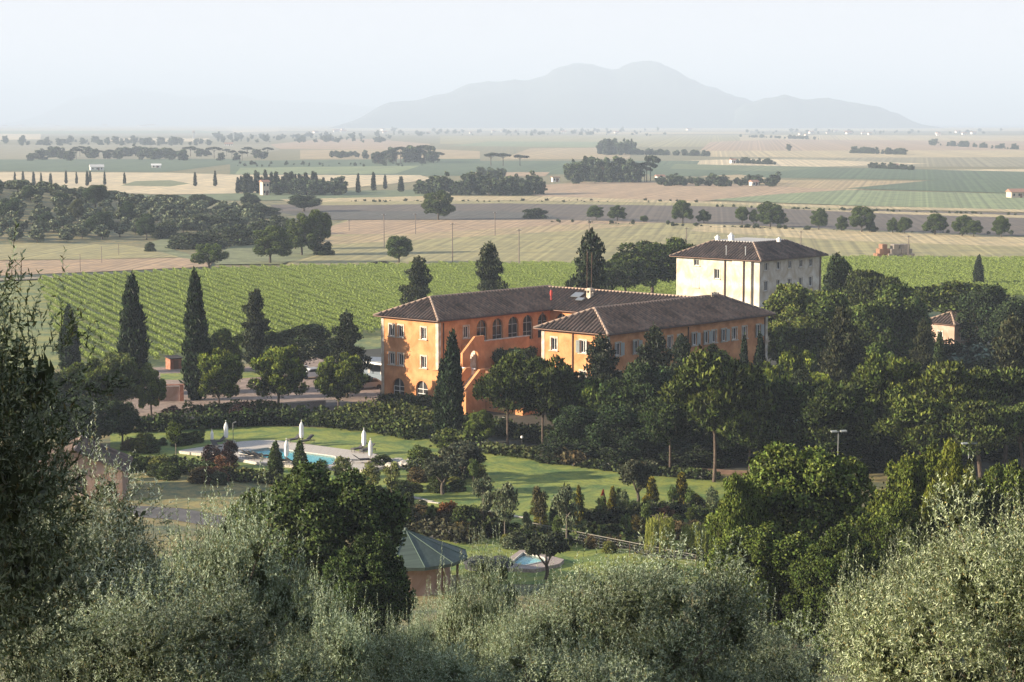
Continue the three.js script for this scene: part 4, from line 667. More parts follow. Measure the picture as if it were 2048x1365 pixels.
// sun loungers
const loungerGeo = { frame: merge([box(0.06, 0.05, 1.95, -0.31, 0.3, 0), box(0.06, 0.05, 1.95, 0.31, 0.3, 0), box(0.62, 0.05, 0.06, 0, 0.3, 0.95), box(0.62, 0.05, 0.06, 0, 0.3, -0.95)]), leg: cyl(0.025, 0.025, 0.3, 6), seat: boxTo(-0.29, 0.29, 0.325, 0.42, -0.2, 0.95), back: at(box(0.58, 0.09, 0.85), 0, 0.63, -0.5, 0.62) };
const loungerMat = std(lin(0.05, 0.045, 0.045), { roughness: 0.8 });
function lounger(px, py, turn, label) {
  const p = G(px, py), t = thing('sun_lounger', label, 'sun lounger', [p.x, 0.325, p.z], turn, 'dark sun loungers on the pool deck');
  mesh('frame', loungerGeo.frame, M.iron, t); mesh('seat_cushion', loungerGeo.seat, loungerMat, t); mesh('back_cushion', loungerGeo.back, loungerMat, t);
  for (const [x, z] of [[-0.28, 0.85], [0.28, 0.85], [-0.28, -0.85], [0.28, -0.85]]) { const l = mesh('leg', loungerGeo.leg, M.iron, t); l.position.set(x, 0, z); }
}
const LG = 'dark sun lounger on the pale pool deck';
lounger(497, 921, 2.2, 'dark sun lounger nearest the purple shrub on the pool edge'); lounger(508, 923, 2.2, 'dark sun lounger second in the row of three by the pool edge'); lounger(520, 925, 2.2, 'dark sun lounger last in the row of three by the pool edge');
lounger(560, 934, 2.2, 'dark sun lounger left of the parasol between the conical shrubs'); lounger(585, 936, 2.2, 'dark sun lounger right of the parasol between the conical shrubs');
lounger(613, 893, -0.8, 'dark sun lounger under the tallest parasol'); lounger(590, 890, -0.8, 'dark sun lounger left of the tallest parasol');
lounger(440, 894, -0.8, 'dark sun lounger between the two left parasols'); lounger(432, 904, 0.6, 'dark sun lounger behind the left purple shrub');
lounger(718, 909, -0.8, 'dark sun lounger under the far right parasol'); lounger(735, 911, -0.8, 'dark sun lounger right of the far right parasol'); lounger(722, 932, 1.9, 'dark sun lounger nearest the pale yellow trees');
// shower post by the pool
{ const p = G(466, 884), t = thing('pool_shower', 'thin steel shower post on the lawn behind the pool', 'shower', [p.x, 0.03, p.z]); mesh('post', merge([cyl(0.04, 0.035, 2.1, 7), bar(V(0, 2.1, 0), V(0.3, 2.25, 0), 0.03, 0.03)]), M.steel, t); mesh('shower_head', cyl(0.1, 0.1, 0.05, 10, 0.32, 2.2, 0), M.steel, t); mesh('base', cyl(0.3, 0.3, 0.06, 12), M.stone, t); }
// white rocks at the pool's right end
{ const r = rngOf(4); for (let i = 0; i < 9; i++) { const p = G(768 + i * 9 + r() * 5, 934 + (i % 3) * 4 - i * 0.6), g = new THREE.IcosahedronGeometry(0.42 + r() * 0.3, 2), q = g.attributes.position; for (let k = 0; k < q.count; k++) { const f = 1 + 0.35 * fbm(q.getX(k) * 2 + i * 5, q.getY(k) * 2, q.getZ(k) * 2, 2); q.setXYZ(k, q.getX(k) * f * 1.2, q.getY(k) * f * 0.85, q.getZ(k) * f); } g.computeVertexNormals(); const m = mesh('boulder', g, paleStone); m.position.set(p.x, 0.25, p.z); tag(m, 'pale boulder in the heap of rocks at the right end of the pool', 'boulder', 'pale boulders beside the pool'); } }

// round hut with a green conical roof
{
  const c = G(812, 1176), t = thing('round_hut', 'round plastered hut with a faded green conical roof among the trees', 'hut', [c.x, 0, c.z], 0.35), n = 12;
  mesh('wall', boxUV(at(new THREE.CylinderGeometry(3.5, 3.5, 2.75, 24, 1, true), 0, 1.37, 0)), M.pinkwall, t).material.side = THREE.DoubleSide;
  const green = std(lin(0.075, 0.105, 0.078), { map: mottleTex, roughness: 0.7, side: THREE.DoubleSide });
  for (let i = 0; i < n; i++) { const a0 = i / n * 6.2832, a1 = (i + 1) / n * 6.2832, R = 4.9, y = 2.62, P = [0, 4.55, 0, Math.sin(a0) * R, y, Math.cos(a0) * R, Math.sin(a1) * R, y, Math.cos(a1) * R, Math.sin(a0) * R, y, Math.cos(a0) * R, Math.sin(a0) * (R - 0.03), y - 0.25, Math.cos(a0) * (R - 0.03), Math.sin(a1) * R, y, Math.cos(a1) * R, Math.sin(a1) * R, y, Math.cos(a1) * R, Math.sin(a0) * (R - 0.03), y - 0.25, Math.cos(a0) * (R - 0.03), Math.sin(a1) * (R - 0.03), y - 0.25, Math.cos(a1) * (R - 0.03)]; const g = new THREE.BufferGeometry(); g.setAttribute('position', new THREE.Float32BufferAttribute(P, 3)); g.setAttribute('uv', new THREE.Float32BufferAttribute([0, 0.4, i * 0.2, 0, i * 0.2 + 0.2, 0, 0, 0, 0, 0.05, 0.2, 0, 0.2, 0, 0, 0.05, 0.2, 0.05], 2)); g.computeVertexNormals(); mesh('roof_panel', g, green, t); }
  for (let i = 0; i < n; i++) { const a = i / n * 6.2832; mesh('roof_seam', bar(V(0, 4.57, 0), V(Math.sin(a) * 4.9, 2.65, Math.cos(a) * 4.9), 0.028, 0.028, 5), std(lin(0.085, 0.125, 0.095)), t); }
  for (let i = 0; i < 8; i++) { const a = i / 8 * 6.2832 + 0.5; mesh('post', cyl(0.11, 0.11, 2.7, 8, Math.sin(a) * 4.0, 0, Math.cos(a) * 4.0), M.brown, t); }
  mesh('roof_knob', at(new THREE.SphereGeometry(0.16, 10, 8), 0, 4.6, 0), green, t);
}
// dark canopies folded beside the small pool
for (let i = 0; i < 2; i++) {
  const p = G(958 + i * 40, 1138), t = thing('shade_canopy', ['dark grey fabric canopy beside the green hut roof', 'dark grey fabric canopy next to the spa pool rim'][i], 'canopy', [p.x, 0, p.z], 0.4 + i * 0.5), g = new THREE.SphereGeometry(1.25, 18, 10, 0, Math.PI * 2, 0, 1.5), q = g.attributes.position;
  for (let k = 0; k < q.count; k++) { const a = Math.atan2(q.getZ(k), q.getX(k)); q.setXYZ(k, q.getX(k) * (1 + 0.06 * Math.cos(a * 9)), q.getY(k) * 0.5 + 0.4, q.getZ(k) * (1 + 0.06 * Math.cos(a * 9)) * 0.8); } g.computeVertexNormals();
  mesh('hood', g, std(lin(0.045, 0.05, 0.055), { side: THREE.DoubleSide, map: mottleTex }), t); mesh('base', boxUV(cyl(1.15, 1.15, 0.45, 20)), M.dark, t); mesh('rib', merge([0, 1, 2].map((k) => at(new THREE.TorusGeometry(1.27, 0.025, 5, 20, Math.PI), 0, 0, 0, 0, k * 1.05, 0).scale(1, 0.52, 0.85).translate(0, 0.41, 0))), M.iron, t);
}
// garden fence: posts, top rail, wires
{
  const A = G(1056, 1072), B = G(1392, 1140), t = thing('garden_fence', 'wire fence with pale posts and a top rail across the garden', 'fence', [A.x, 0, A.z]), d = B.clone().sub(A), n = 8, h = 1.2;
  for (let i = 0; i <= n; i++) { const q = d.clone().multiplyScalar(i / n); mesh('post', cyl(0.032, 0.032, h, 7, q.x, 0, q.z), M.gutter, t); }
  mesh('rail', bar(V(0, h, 0), d.clone().setY(h), 0.028, 0.028), std(lin(0.24, 0.22, 0.19)), t);
  const wires = [0.25, 0.5, 0.75, 1.0].map((y) => bar(V(0, y, 0), d.clone().setY(y), 0.005, 0.005, 4)); for (let i = 0; i < 110; i++) { const q = d.clone().multiplyScalar(i / 110); wires.push(bar(V(q.x, 0.05, q.z), V(q.x, h, q.z), 0.004, 0.004, 3)); }
  const w = mesh('wire_mesh', merge(wires), M.steel, t); w.userData.kind = 'stuff';
}
// court lamps, garden lamp, blue tent
function courtLamp(px, base, top, label) { const p = G(px, base), h = yAt(top, -p.z), t = thing('court_lamp', label, 'lamp post', [p.x, 0, p.z], 0.25); mesh('post', cyl(0.055, 0.04, h, 8), M.steel, t); mesh('crossbar', box(1.3, 0.06, 0.06, 0, h, 0), M.steel, t); for (const s of [-1, 1]) { const l = mesh('lamp_head', boxUV(at(new THREE.BoxGeometry(0.62, 0.1, 0.34), s * 0.5, h + 0.06, 0.1, 0.25)), std(lin(0.28, 0.3, 0.29), { roughness: 0.5 }), t); mesh('bracket', cyl(0.03, 0.03, 0.1, 6, s * 0.5, h - 0.02, 0.05), M.steel, t); } }
courtLamp(1675, 985, 864, 'twin headed court lamp above the big broadleaved tree'); courtLamp(1936, 1000, 888, 'twin headed court lamp above the trees at the right edge');
{ const p = G(1044, 893), t = thing('garden_lamp', 'small white globe lamp on the hedge bank under the leaning pines', 'lamp', [p.x, 0, p.z]); mesh('post', cyl(0.04, 0.04, 0.9, 7), M.iron, t); mesh('globe', at(new THREE.SphereGeometry(0.17, 14, 10), 0, 1.03, 0), M.white, t); }
{ const p = G(1587, 905), t = thing('garden_parasol', 'open blue and white parasol under the dark pines', 'parasol', [p.x, 0, p.z], 0.3), n = 8; mesh('pole', cyl(0.05, 0.05, 4.2, 8), M.steel, t);
  for (let i = 0; i < n; i++) { const a = i / n * 6.2832, b = (i + 1) / n * 6.2832, R = 1.9, P = [0, 4.3, 0, Math.sin(a) * R, 3.55, Math.cos(a) * R, Math.sin(b) * R, 3.55, Math.cos(b) * R]; const g = new THREE.BufferGeometry(); g.setAttribute('position', new THREE.Float32BufferAttribute(P, 3)); g.setAttribute('uv', new THREE.Float32BufferAttribute(6, 2)); g.computeVertexNormals(); mesh('canopy_panel', g, std(i % 2 ? lin(0.42, 0.6, 0.7) : lin(0.10, 0.38, 0.45), { side: THREE.DoubleSide }), t); } }
// car shelter left of the villa and cars under the trees
{
  const p = G(738, 762), t = thing('car_shelter', 'long low shelter with a white edged roof beside the villa', 'shelter', [p.x, 0, p.z], AX - Math.PI / 2);
  mesh('roof', boxUV(at(new THREE.BoxGeometry(11, 0.16, 5.4), 0, 3.0, 0, 0, 0, 0.05)), std(lin(0.13, 0.15, 0.175), { roughness: 0.5 }), t); mesh('roof_edge', [boxTo(-5.5, 5.5, 2.86, 3.12, 2.71, 2.76)], M.white, t); mesh('rear_wall', boxTo(-5.3, 5.3, 0, 2.6, -2.5, -2.35), std(lin(0.10, 0.13, 0.17), { roughness: 0.5 }), t);
  for (let i = 0; i < 5; i++) for (const z of [-2.3, 2.3]) mesh('post', cyl(0.07, 0.07, 2.95, 8, -5 + i * 2.5, 0, z), M.white, t);
  mesh('front_screen', boxTo(-5.3, 5.3, 0, 1.5, 2.35, 2.45), std(lin(0.11, 0.14, 0.17), { roughness: 0.4, metalness: 0.2 }), t);
}
function car(px, py, turn, color, label) {
  const p = G(px, py), t = thing('parked_car', label, 'car', [p.x, 0, p.z], turn), paint = new THREE.MeshPhysicalMaterial({ color: lin(...color), roughness: 0.35, clearcoat: 0.8 });
  const body = new THREE.Shape([[-2.1, 0.35], [-2.1, 0.8], [-1.9, 0.92], [-1.2, 0.98], [-0.5, 1.42], [0.9, 1.45], [1.65, 1.0], [2.05, 0.9], [2.1, 0.35]].map(([a, b]) => new THREE.Vector2(a, b)));
  mesh('body', boxUV(new THREE.ExtrudeGeometry(body, { depth: 1.6, bevelEnabled: true, bevelSize: 0.05, bevelThickness: 0.06, bevelSegments: 2 }).translate(0, 0, -0.8)), paint, t);
  for (const s of [-1, 1]) { const w = new THREE.Shape([[-0.95, 0.99], [-0.45, 1.36], [0.85, 1.38], [1.35, 1.0]].map(([a, b]) => new THREE.Vector2(a, b))); mesh('side_window', new THREE.ShapeGeometry(w).translate(0, 0, 0).applyMatrix4(new THREE.Matrix4().makeRotationY(s > 0 ? 0 : Math.PI)).applyMatrix4(new THREE.Matrix4().makeScale(s > 0 ? 1 : -1, 1, 1)).translate(0, 0, s * 0.872), M.glass, t).material.side = THREE.DoubleSide; }
  for (const x of [-1.3, 1.3]) for (const s of [-1, 1]) mesh('wheel', at(new THREE.CylinderGeometry(0.32, 0.32, 0.2, 16), x, 0.32, s * 0.82, Math.PI / 2), M.dark, t);
}
car(597, 752, 0.7, [0.72, 0.72, 0.7], 'white car half hidden behind the second round pine'); car(622, 757, 0.6, [0.6, 0.61, 0.62], 'pale grey car between the round pines in the yard'); car(735, 778, 0.5, [0.3, 0.31, 0.33], 'grey car parked beside the shelter near the villa');
// brick hut, brick pier with plaster panel, low wall
{ const p = G(347, 738), t = thing('brick_hut', 'small red brick hut with a dark lean-to roof beside the second cypress', 'hut', [p.x, 0, p.z], 0.6); mesh('wall', boxTo(-0.9, 0.9, 0, 1.6, -0.8, 0.8), M.brick, t); mesh('roof', boxUV(at(new THREE.BoxGeometry(2.2, 0.12, 2.0), 0, 1.72, 0, 0.12)), M.tile, t); mesh('door', boxTo(-0.4, 0.4, 0, 1.3, 0.81, 0.85), M.brown, t); }
{ const p = G(346, 803), t = thing('brick_gate_wall', 'brick wall with pink plaster panel under the cypress', 'wall', [p.x, 0, p.z], 0.15); mesh('panel', boxTo(-1.7, 0.8, 0, 1.9, -0.15, 0.15), M.pinkwall, t); mesh('pier', boxTo(0.85, 1.35, 0, 2.1, -0.3, 0.3), M.brick, t); mesh('pier', boxTo(-2.2, -1.75, 0, 2.1, -0.3, 0.3), M.brick, t); mesh('coping', boxTo(-2.3, 1.45, 2.1, 2.2, -0.35, 0.35), M.brick, t); }
{ const A = G(560, 822), B = G(650, 816), d = B.clone().sub(A), t = thing('low_wall', 'low grey rendered wall beside the gravel yard', 'wall', [A.x, 0, A.z], -Math.atan2(d.z, d.x)); mesh('wall', boxTo(0, d.length(), 0, 0.9, -0.2, 0.2), std(lin(0.27, 0.25, 0.24), { map: mottleTex }), t); mesh('coping', boxTo(-0.05, d.length() + 0.05, 0.9, 1.0, -0.26, 0.26), M.stone, t); }
// pink house half hidden behind the near olive tree
{
  const p = G(245, 1003), t = thing('pink_house', 'pinkish house with a sloping roof edge half hidden by the near olive', 'house', [p.x, 0, p.z], 0.12), L = 9;
  const s = new THREE.Shape([[-L, 0], [0, 0], [0, 3.0], [-4.5, 4.9], [-L, 3.0]].map(([a, b]) => new THREE.Vector2(a, b))); s.holes.push(archPath(new THREE.Path(), -3.9, 0.9, 1.1, 2.5));
  mesh('wall', boxUV(new THREE.ExtrudeGeometry(s, { depth: 0.4, bevelEnabled: false }).translate(0, 0, -0.4)), M.pinkwall, t); mesh('wall', [boxTo(-L, 0, 0, 3.0, -8, -7.6), boxTo(-0.4, 0, 0, 2.9, -7.6, -0.41), boxTo(-L, -L + 0.4, 0, 2.9, -7.6, -0.41)], M.pinkwall, t);
  const w = new THREE.Group(); w.name = 'window'; w.position.set(-3.9, 1.7, 0); t.add(w); const k = windowKit({ w: 1.1, h: 1.6, arch: true }); mesh('pane', k.pane, M.glass, w); mesh('sash', k.sash, M.brown, w);
  const acc = newRoof(0.42); slope(acc, [V(0.4, 2.8, 0.35), V(0.4, 2.8, -8.3), V(-4.5, 4.98, -8.3), V(-4.5, 4.98, 0.35)]); slope(acc, [V(-L - 0.4, 2.8, -8.3), V(-L - 0.4, 2.8, 0.35), V(-4.5, 4.98, 0.35), V(-4.5, 4.98, -8.3)]); finishRoof(acc, t, [[V(-4.5, 5, -8.3), V(-4.5, 5, 0.35)]], [[V(0.42, 2.75, 0.35), V(0.42, 2.75, -8.3)]]);
}
// small house among the trees on the right
{
  const p = G(1908, 722), t = thing('garden_house', 'small pink house with a red tiled roof among trees on the right', 'house', [p.x, 0, p.z], AX - 0.2);
  facade(t, '+z', [0, 0], 6.5, 0, 5.4, [win(2, 3.6, { h: 1.3 }), win(4.6, 3.6, { h: 1.3 })], M.pinkwall); facade(t, '-x', [0, -5.5], 5.1, 0, 5.4, [win(2.7, 3.6, { h: 1.3 })], M.pinkwall); mesh('wall', [boxTo(0.4, 6.5, 0, 5.4, -5.5, -5.1), boxTo(6.1, 6.5, 0, 5.4, -5.1, -0.41)], M.pinkwall, t);
  hipRoof(t, 0, 6.5, -5.5, 0, 5.5, 1.6, 2.8, 2.8, 'x', 0.5);
}
// ------------------------------------------------------------ the vineyard: every row is a thing, its vines one mass
{
  const r = rngOf(31), segs = [0, 1, 2].map((v) => { const n = 420, L = new Leaves(n), len = 12; for (let i = 0; i < n; i++) { const f = r(), y = 0.35 + Math.pow(r(), 0.7) * 1.0, p = V((f - 0.5) * len, y, (r() - 0.5) * 0.42 * (1.2 - Math.abs(y - 1.1) * 0.5)), t = dirOf(r); t.y += 0.3; t.normalize(); const s = V().crossVectors(t, dirOf(r)).normalize(), k = (0.7 + 0.6 * r()) * (0.6 + 0.5 * y / 1.5); L.put(p, t, s, V().crossVectors(s, t), 0.34, 0.27, [0.255 * k, 0.32 * k, 0.078 * k]); } return L.geometry(); });  // leaves darken towards the foot: row shade painted in, besides paler young tops
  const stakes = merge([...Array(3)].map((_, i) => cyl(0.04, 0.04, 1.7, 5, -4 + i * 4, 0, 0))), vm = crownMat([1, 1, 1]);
  const dir = G(330, 690).sub(G(130, 590)).setY(0).normalize(), nrm = V(-dir.z, 0, dir.x), o = G(330, 690);
  const poly = [[72, 560], [200, 553.5], [430, 543], [700, 535.5], [1140, 531.5], [1690, 520], [2120, 523.5], [2120, 600], [1660, 600], [1140, 625], [780, 668], [330, 728], [135, 745]].map((q) => G(...q));
  const A = poly.map((p) => [p.clone().sub(o).dot(nrm), p.clone().sub(o).dot(dir)]), u0 = Math.min(...A.map((a) => a[0])), u1 = Math.max(...A.map((a) => a[0])), q = new THREE.Quaternion().setFromUnitVectors(V(1, 0, 0), dir), mtx = new THREE.Matrix4();
  let k = 0;
  for (let u = u0 + 1.2; u < u1; u += 2.45) {
    const hits = []; for (let i = 0; i < A.length; i++) { const a = A[i], b = A[(i + 1) % A.length]; if ((a[0] - u) * (b[0] - u) < 0) hits.push(a[1] + (b[1] - a[1]) * (u - a[0]) / (b[0] - a[0])); }
    hits.sort((a, b) => a - b); if (hits.length < 2) continue;
    const v0 = hits[0] + r() * 2.5, v1 = hits[hits.length - 1] - r() * 2.5, n = Math.max(1, Math.round((v1 - v0) / 12)), st = (v1 - v0) / n; if (v1 - v0 < 6) continue;
    const mid = o.clone().addScaledVector(nrm, u).addScaledVector(dir, (v0 + v1) / 2), t = thing('vine_row', 'row of bright green trellised vines in the vineyard', 'vine row', [mid.x, 0, mid.z], 0, 'parallel vine rows behind the villa');
    for (let s = 0; s < 3; s++) {
      const list = []; for (let i = 0; i < n; i++) if ((i * 7 + k * 5) % 3 === s) list.push(i); if (!list.length) continue;
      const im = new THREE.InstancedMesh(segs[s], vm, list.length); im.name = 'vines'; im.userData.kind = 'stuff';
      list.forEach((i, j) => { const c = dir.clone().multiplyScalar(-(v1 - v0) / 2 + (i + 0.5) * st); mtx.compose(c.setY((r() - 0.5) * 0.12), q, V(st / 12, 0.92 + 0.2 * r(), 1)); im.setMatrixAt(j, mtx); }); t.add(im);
    }
    k++;
  }
}

// ------------------------------------------------------------ trees round the villa
const T = tree, SHD = { green: [0.075, 0.10, 0.030], deep: [0.045, 0.066, 0.024], yellow: [0.17, 0.175, 0.035], lime: [0.125, 0.16, 0.035], purple: [0.062, 0.032, 0.036], rust: [0.20, 0.085, 0.03], silver: [0.21, 0.235, 0.16], red: [0.28, 0.045, 0.03], gold: [0.26, 0.22, 0.035], pale: [0.30, 0.31, 0.12], grey: [0.10, 0.115, 0.072], autumn: [0.15, 0.12, 0.04] };
T('cypress', 267, 790, 552, 58, 'tall dark cypress nearest the left, with a full pointed top');
T('cypress', 393, 800, 546, 54, 'tall dark cypress beside the small brick hut');
T('cypress', 140, 748, 612, 44, 'shorter flat topped cypress behind the near olive tree', { variant: 1 });
T('conifer', 513, 745, 580, 84, 'ragged conifer standing against the vineyard between the cypresses and the villa', { tint: [0.95, 0.95, 0.9] });
T('conifer', 694, 797, 626, 96, 'broad dark conifer left of the shelter', { tint: [0.7, 0.75, 0.75] });
T('conifer', 837, 668, 515, 92, 'dense conifer rising behind the left roof of the villa', { tint: [0.95, 0.95, 0.85] });
T('conifer', 979, 668, 488, 96, 'leaning conifer behind the middle of the villa roof', { tint: [0.95, 0.95, 0.85], variant: 1 });
T('conifer', 1182, 712, 463, 112, 'tallest conifer, with the aerials in front of it', { tint: [0.75, 0.85, 0.85], variant: 2 });
T('stem_pine', 1250, 612, 520, 120, 'pine with a rounded crown left of the white house', { tint: [0.9, 0.95, 0.8] }); T('stem_pine', 1306, 605, 490, 160, 'large domed pine touching the white house', { tint: [1.0, 1.05, 0.85] }); T('stem_pine', 1365, 602, 485, 120, 'domed pine whose top shows behind the corner of the white house', { tint: [1.1, 1.1, 0.9] });
T('round_pine', 437, 818, 703, 92, 'round headed young pine behind the second cypress', { tint: [1.45, 1.4, 1.2] }); T('round_pine', 558, 818, 692, 112, 'largest round headed young pine in the yard', { tint: [1.6, 1.55, 1.2] }); T('round_pine', 676, 822, 707, 102, 'round headed young pine nearest the villa', { tint: [1.45, 1.4, 1.2] });
T('oak', 455, 785, 662, 80, 'pale green tree behind the round pine', { tint: [1.2, 1.15, 1.2] }); T('holm', 605, 745, 650, 130, 'dark rounded tree behind the largest round pine'); T('holm', 430, 745, 670, 70, 'dark tree behind the second cypress'); T('holm', 562, 740, 660, 80, 'dark tree under the ragged conifer');
T('oak', 302, 832, 730, 62, 'small yellowish green tree in front of the cypress', { tint: [1.6, 1.5, 1.1] }); T('oak', 236, 835, 706, 92, 'grey green tree left of the first cypress', { tint: [1.25, 1.15, 1.3] }); T('round_pine', 185, 850, 724, 120, 'green domed pine above the near olive tree'); T('holm', 120, 850, 745, 110, 'dark tree behind the near olive crown'); T('holm', 170, 905, 800, 120, 'dark tree above the pink house'); T('holm', 245, 890, 800, 60, 'narrow dark tree left of the hedge'); T('holm', 60, 900, 760, 150, 'dark tree hidden behind the near olive at the left edge');
T('cypress', 905, 882, 666, 46, 'dark narrow cypress in front of the villa courtyard', { turn: 0.3 }); T('cypress', 886, 880, 722, 40, 'second stem of dark cypress at the villa corner', { variant: 2 });
T('stem_pine', 1015, 893, 716, 124, 'leaning pine with a straight pale stem in front of the courtyard', { tint: [1.05, 1.0, 0.8], variant: 1 }); T('stem_pine', 1086, 897, 722, 118, 'pine with a slanting pinkish stem near the hedge', { tint: [1.05, 1.0, 0.8], variant: 2 }); T('holm', 1035, 800, 690, 110, 'dark tree filling the villa courtyard', { tint: [1.3, 1.3, 1.2] }); T('oak', 960, 890, 822, 60, 'bright green young tree by the garden stair', { tint: [1.4, 1.4, 1] });
T('oak', 1075, 780, 712, 90, 'greyish tree between courtyard and right wing', { tint: [1.1, 1.0, 1.1] });
T('conifer', 1200, 872, 672, 118, 'ragged conifer covering the corner of the right wing', { tint: [0.9, 0.9, 0.9] }); T('conifer', 1307, 880, 655, 120, 'tall conifer before the middle of the right wing', { tint: [0.85, 0.85, 0.85], variant: 1 }); T('conifer', 1362, 850, 672, 90, 'conifer just right of the tall one before the right wing', { tint: [0.8, 0.9, 0.85], variant: 2 });
T('round_pine', 1150, 892, 752, 130, 'dark pine in the shade before the right wing', { tint: [0.8, 0.9, 0.9] }); T('umbrella_pine', 1260, 905, 745, 150, 'shaded pine below the right wing', { tint: [0.8, 0.9, 0.9] });
T('stem_pine', 1428, 965, 715, 176, 'large stone pine with a thick forked stem beside the lawn', { tint: [1.25, 1.15, 0.8], variant: 1 });
T('round_pine', 1420, 810, 696, 100, 'sunlit pine top under the windows of the right wing', { tint: [1.35, 1.3, 0.9] }); T('round_pine', 1352, 812, 720, 70, 'pine top at the foot of the right wing', { tint: [1.1, 1.1, 0.9] });
T('cypress', 1487, 830, 672, 26, 'slim cypress before the right end of the villa'); T('cypress', 1518, 830, 668, 30, 'fuller cypress before the right end of the villa'); T('cypress', 1562, 830, 674, 24, 'slim dark cypress just beyond the end of the villa');
T('round_pine', 1598, 830, 694, 84, 'sunlit pine right of the slim cypresses', { tint: [1.3, 1.25, 0.9] }); T('conifer', 1682, 850, 616, 120, 'two pointed brownish conifer on the right', { tint: [1.1, 1.0, 0.85] }); T('conifer', 1718, 850, 690, 84, 'smaller brownish conifer beside the two pointed one', { tint: [1.1, 1.0, 0.85] });
T('oak', 1594, 760, 566, 150, 'big sunlit broadleaved tree right of the white house', { tint: [1.5, 1.35, 1.2] }); T('oak', 1655, 770, 590, 130, 'broadleaved tree behind the two pointed conifer', { tint: [1.0, 1.0, 0.9] }); T('holm', 1672, 690, 508, 84, 'dark rounded tree against the shaded side of the white house'); T('umbrella_pine', 1742, 700, 530, 120, 'pine with a loose brownish crown right of the white house', { tint: [1.15, 1.05, 0.85] }); T('oak', 1790, 760, 575, 150, 'wide green tree below the vineyard on the right'); T('umbrella_pine', 1895, 703, 553, 200, 'broad flat topped pine before the right part of the vineyard', { tint: [1.2, 1.15, 0.9] }); T('holm', 1965, 720, 575, 120, 'dark tree right of the flat topped pine'); T('holm', 2030, 730, 590, 90, 'dark tree at the right edge below the vineyard'); T('holm', 1815, 740, 620, 100, 'dark tree left of the small pink house'); T('oak', 1730, 780, 600, 110, 'shaded green tree in the middle of the right hand wood'); T('oak', 1985, 650, 580, 50, 'pale green slender tree beside the flat topped pine', { tint: [1.5, 1.4, 1.1] });
T('cypress', 1957, 575, 511, 22, 'lone small cypress standing against the vineyard on the right', { tint: [1.3, 1.2, 1.2] });
T('conifer', 2022, 880, 634, 130, 'tall conifer at the right edge', { tint: [1.2, 1.05, 0.95] }); T('conifer', 1845, 800, 640, 62, 'brownish conifer left of the small pink house', { tint: [1.1, 1.0, 0.85] }); T('cypress', 1877, 805, 668, 30, 'olive coloured cypress in front of the small pink house', { tint: [1.9, 1.7, 1.2] }); T('grove_olive', 1948, 765, 690, 90, 'blue grey olive in front of the small pink house', { tint: [0.9, 1, 1.15] });
